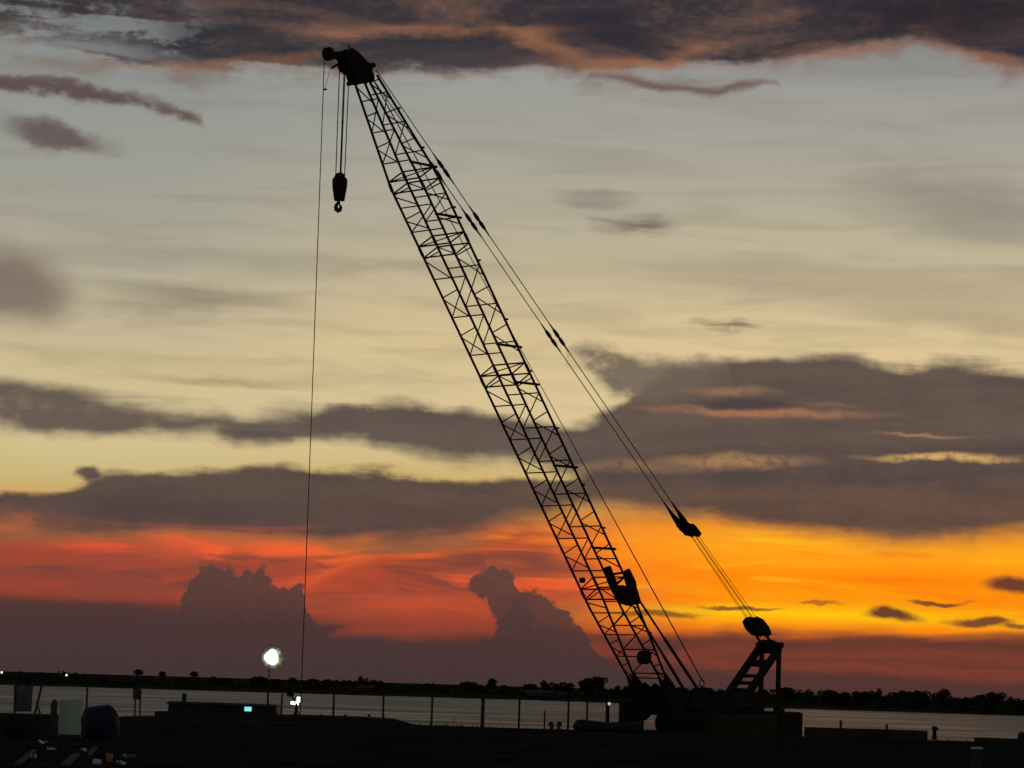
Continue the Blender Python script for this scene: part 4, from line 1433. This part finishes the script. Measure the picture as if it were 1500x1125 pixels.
# dark bush and weeds on the quay at left
r5 = random.Random(9)
c = q(26, 70)
bu = empty('bush', c, 'dark leafy bush at the left edge of the quay', 'bush')
bm_ = MB(); bt = MB()
for i in range(16):
    a = r5.uniform(0, 6.28); rr = r5.uniform(0, .55)
    cp = c + Vector((math.cos(a) * rr * 1.0, math.sin(a) * rr, r5.uniform(.12, .5)))
    leaves(bm_, cp, .24, .24, .18, 60, .035, r5)
    bt.path([c + Vector((r5.uniform(-.06, .06), r5.uniform(-.06, .06), 0)), cp], [.012, .005], 5)
bm_.build('foliage', m_leaf, bu); bt.build('stems', m_bark, bu)
wd = MB()
for i in range(420):
    px = r5.choice((r5.uniform(590, 960), r5.uniform(590, 700), r5.uniform(1190, 1500), r5.uniform(430, 600)))
    p = q(px, QY - r5.uniform(.5, 1.5)); hh = r5.uniform(.04, .2) * (1.6 if r5.random() < .1 else 1)
    for k in range(4):
        a = r5.uniform(0, 6.28); tip = p + Vector((math.cos(a) * .06, math.sin(a) * .06, hh * r5.uniform(.6, 1)))
        sd = Vector((math.sin(a), -math.cos(a), 0)) * .008
        o = len(wd.v); wd.v += [p - sd, p + sd, tip]; wd.f.append((o, o + 1, o + 2))
tag(wd.build('weeds', m_leaf), 'thin weeds along the quay edge', 'weeds', kind='stuff')
# leafless sapling
c = q(664, QY - .8)
sp_ = empty('sapling', c, 'thin bare sapling on the quay left of the thickest post', 'sapling')
bar('stem', c, c + Vector((.03, 0, .34)), .008, m_bark, sp_)
for (a, h0, L) in ((.6, .16, .16), (2.6, .2, .14), (1.2, .28, .12), (2.0, .32, .1)):
    p = c + Vector((.03 * h0 / .34, 0, h0)); bar('twig', p, p + Vector((math.cos(a) * L, 0, math.sin(a) * L)), .005, m_bark, sp_)

# ================================================================== far bank buildings and lamps


def shed(px0, px1, top, label, back):
    x0, y0 = bank_at(px0); x1, y1 = bank_at(px1)
    Y = min(y0, y1) + back
    x0 *= Y / y0; x1 *= Y / y1
    zt_ = at((px0 + px1) / 2, top, Y).z
    e = empty('shed', ((x0 + x1) / 2, Y, 1.5), label, 'shed', 'sheds on the far bank')
    MB().poly([(x0, Y, 1.3), (x1, Y, 1.3), (x1, Y, zt_ - .55), (x0, Y, zt_ - .55)], (0, 6, 0)).build('wall', m_wood, e)
    MB().poly([(x0 - .4, Y - .5, zt_ - .548), (x0 - .4, Y - .5, zt_ - .45), (x0 - .4, Y + 3, zt_ + .5), (x0 - .4, Y + 6.5, zt_ - .45), (x0 - .4, Y + 6.5, zt_ - .548)], (x1 - x0 + .8, 0, 0)).build('roof', m_tin, e)


shed(770, 829, 1013.5, 'long low shed with a greyish roof below the round dark tree', 9)
shed(505, 545, 1005.5, 'low shed with a greyish roof under the clump at mid left', 9)
for (px, py, lb) in ((2.5, 985, 'tiny white lamp at the left end of the far bank'), (97.5, 989, 'tiny white lamp above the pale sheet on the far bank')):
    x, yb = bank_at(px); Y = yb + 2
    p = at(px, py, Y)
    e = empty('street_lamp', (p.x, Y, .8), lb, 'street lamp', 'lamps on the far bank')
    bar('pole', (p.x, Y, .6), (p.x, Y, p.z - .3), .08, m_mach, e)
    g = MB().path([(p.x, Y, p.z - .32), (p.x, Y, p.z - .2), (p.x, Y, p.z + .2), (p.x, Y, p.z + .32)], [.1, .3, .3, .1], 10).build('globe', m_far, e)

# ================================================================== two people on the landing step
tag(MB().poly([(q(770).x, QY + .04, -1.5), (q(850).x, QY + .04, -1.5), (q(850).x, QY + 1.15, -1.5), (q(770).x, QY + 1.15, -1.5)], (0, 0, 1.5 + 1.42)).build('landing_step', m_concrete), kind='structure')


def person(px, toppx, face, label, mtop, turn):
    Y = QY + .55
    tz = at(px, toppx, Y).z
    fz = 1.42
    H = tz - fz
    x = q(px, Y).x
    base = Vector((x, Y, fz))
    root = empty('person', base, label, 'person', 'people on the landing step')
    ca, sa = math.cos(face), math.sin(face)

    def V(a, b, c): return base + Vector((a * ca - b * sa, a * sa + b * ca, 0)) * H + ZU * c * H
    jt = {'pel': (V(0, 0, .53), .075, .06), 'wai': (V(0, 0, .62), .07, .055), 'che': (V(0, -.005, .74), .088, .062), 'nk0': (V(0, 0, .825), .04, .04), 'nk': (V(0, -.01, .86), .028, .028),
          'hd0': (V(0, -.015, .895), .042, .05), 'hd': (V(0, -.015, .945), .046, .056), 'hd2': (V(0, -.01, .985), .03, .036)}
    ed = [('pel', 'wai'), ('wai', 'che'), ('che', 'nk0'), ('nk0', 'nk'), ('nk', 'hd0'), ('hd0', 'hd'), ('hd', 'hd2')]
    for sgn, n_ in ((-1, 'l'), (1, 'r')):
        jt.update({'sh' + n_: (V(.105 * sgn, 0, .80), .038, .036), 'el' + n_: (V(.135 * sgn, .01, .635), .027, .027), 'wr' + n_: (V(.125 * sgn, -.05, .50), .018, .018), 'ha' + n_: (V(.12 * sgn, -.07, .455), .02, .014),
                   'hi' + n_: (V(.055 * sgn, 0, .50), .056, .056), 'kn' + n_: (V(.06 * sgn, -.01, .28), .036, .036), 'an' + n_: (V(.06 * sgn, .01, .045), .023, .023), 'to' + n_: (V(.065 * sgn, -.10, .018), .022, .016)})
        ed += [('che', 'sh' + n_), ('sh' + n_, 'el' + n_), ('el' + n_, 'wr' + n_), ('wr' + n_, 'ha' + n_), ('pel', 'hi' + n_), ('hi' + n_, 'kn' + n_), ('kn' + n_, 'an' + n_), ('an' + n_, 'to' + n_)]
    ks = list(jt)
    me_ = bpy.data.meshes.new('body')
    me_.from_pydata([tuple(jt[k_][0]) for k_ in ks], [(ks.index(a), ks.index(b)) for a, b in ed], [])
    o = link('body', me_, m_skin, root)
    sk = o.modifiers.new('skin', 'SKIN')
    for i, k_ in enumerate(ks):
        sv = me_.skin_vertices[0].data[i]; sv.radius = (jt[k_][1] * H, jt[k_][2] * H); sv.use_root = (k_ == 'pel')
    o.modifiers.new('sub', 'SUBSURF').levels = 2
    o.modifiers['sub'].render_levels = 2
    # shirt, trousers and hair as their own closed layers round the body
    sh_ = MB().path([V(0, 0, .50), V(0, 0, .60), V(0, -.003, .72), V(0, 0, .80), V(0, 0, .835)], [.098 * H, .092 * H, .104 * H, .088 * H, .045 * H], 14)
    for sgn in (-1, 1):
        sh_.path([V(.07 * sgn, 0, .81), V(.112 * sgn, 0, .795), V(.137 * sgn, .008, .66)], [.045 * H, .046 * H, .04 * H], 10)
    sh_.build('shirt', mtop, root, 0, True)
    tr_ = MB()
    for sgn in (-1, 1):
        tr_.path([V(.045 * sgn, 0, .54), V(.057 * sgn, 0, .44), V(.062 * sgn, -.008, .27), V(.062 * sgn, .006, .06)], [.07 * H, .066 * H, .05 * H, .042 * H], 10)
    tr_.build('trousers', m_cloth_d, root, 0, True)
    hr = MB().path([V(0, .012, .915), V(0, .006, .945), V(0, 0, .975), V(0, -.004, .998)], [.044 * H, .06 * H, .054 * H, .022 * H], 12)
    hr.build('hair', m_hair, root, 0, True)
    for sgn in (-1, 1):
        MB().box(V(.02 * sgn, -.068, .945), .012 * H, .006 * H, .008 * H).build('eye', m_hair, o)
    MB().tube(V(0, -.066, .94), V(0, -.085, .925), .006 * H, .011 * H, 6).build('nose', m_skin, o)
    return root


person(807.5, 1057.5, .9, 'person in dark clothes standing behind the quay edge, left of the pair', m_cloth_d, 0)
person(819.0, 1057.0, -.7, 'person in maroon top standing behind the quay edge, right of the pair', m_cloth_r, 0)
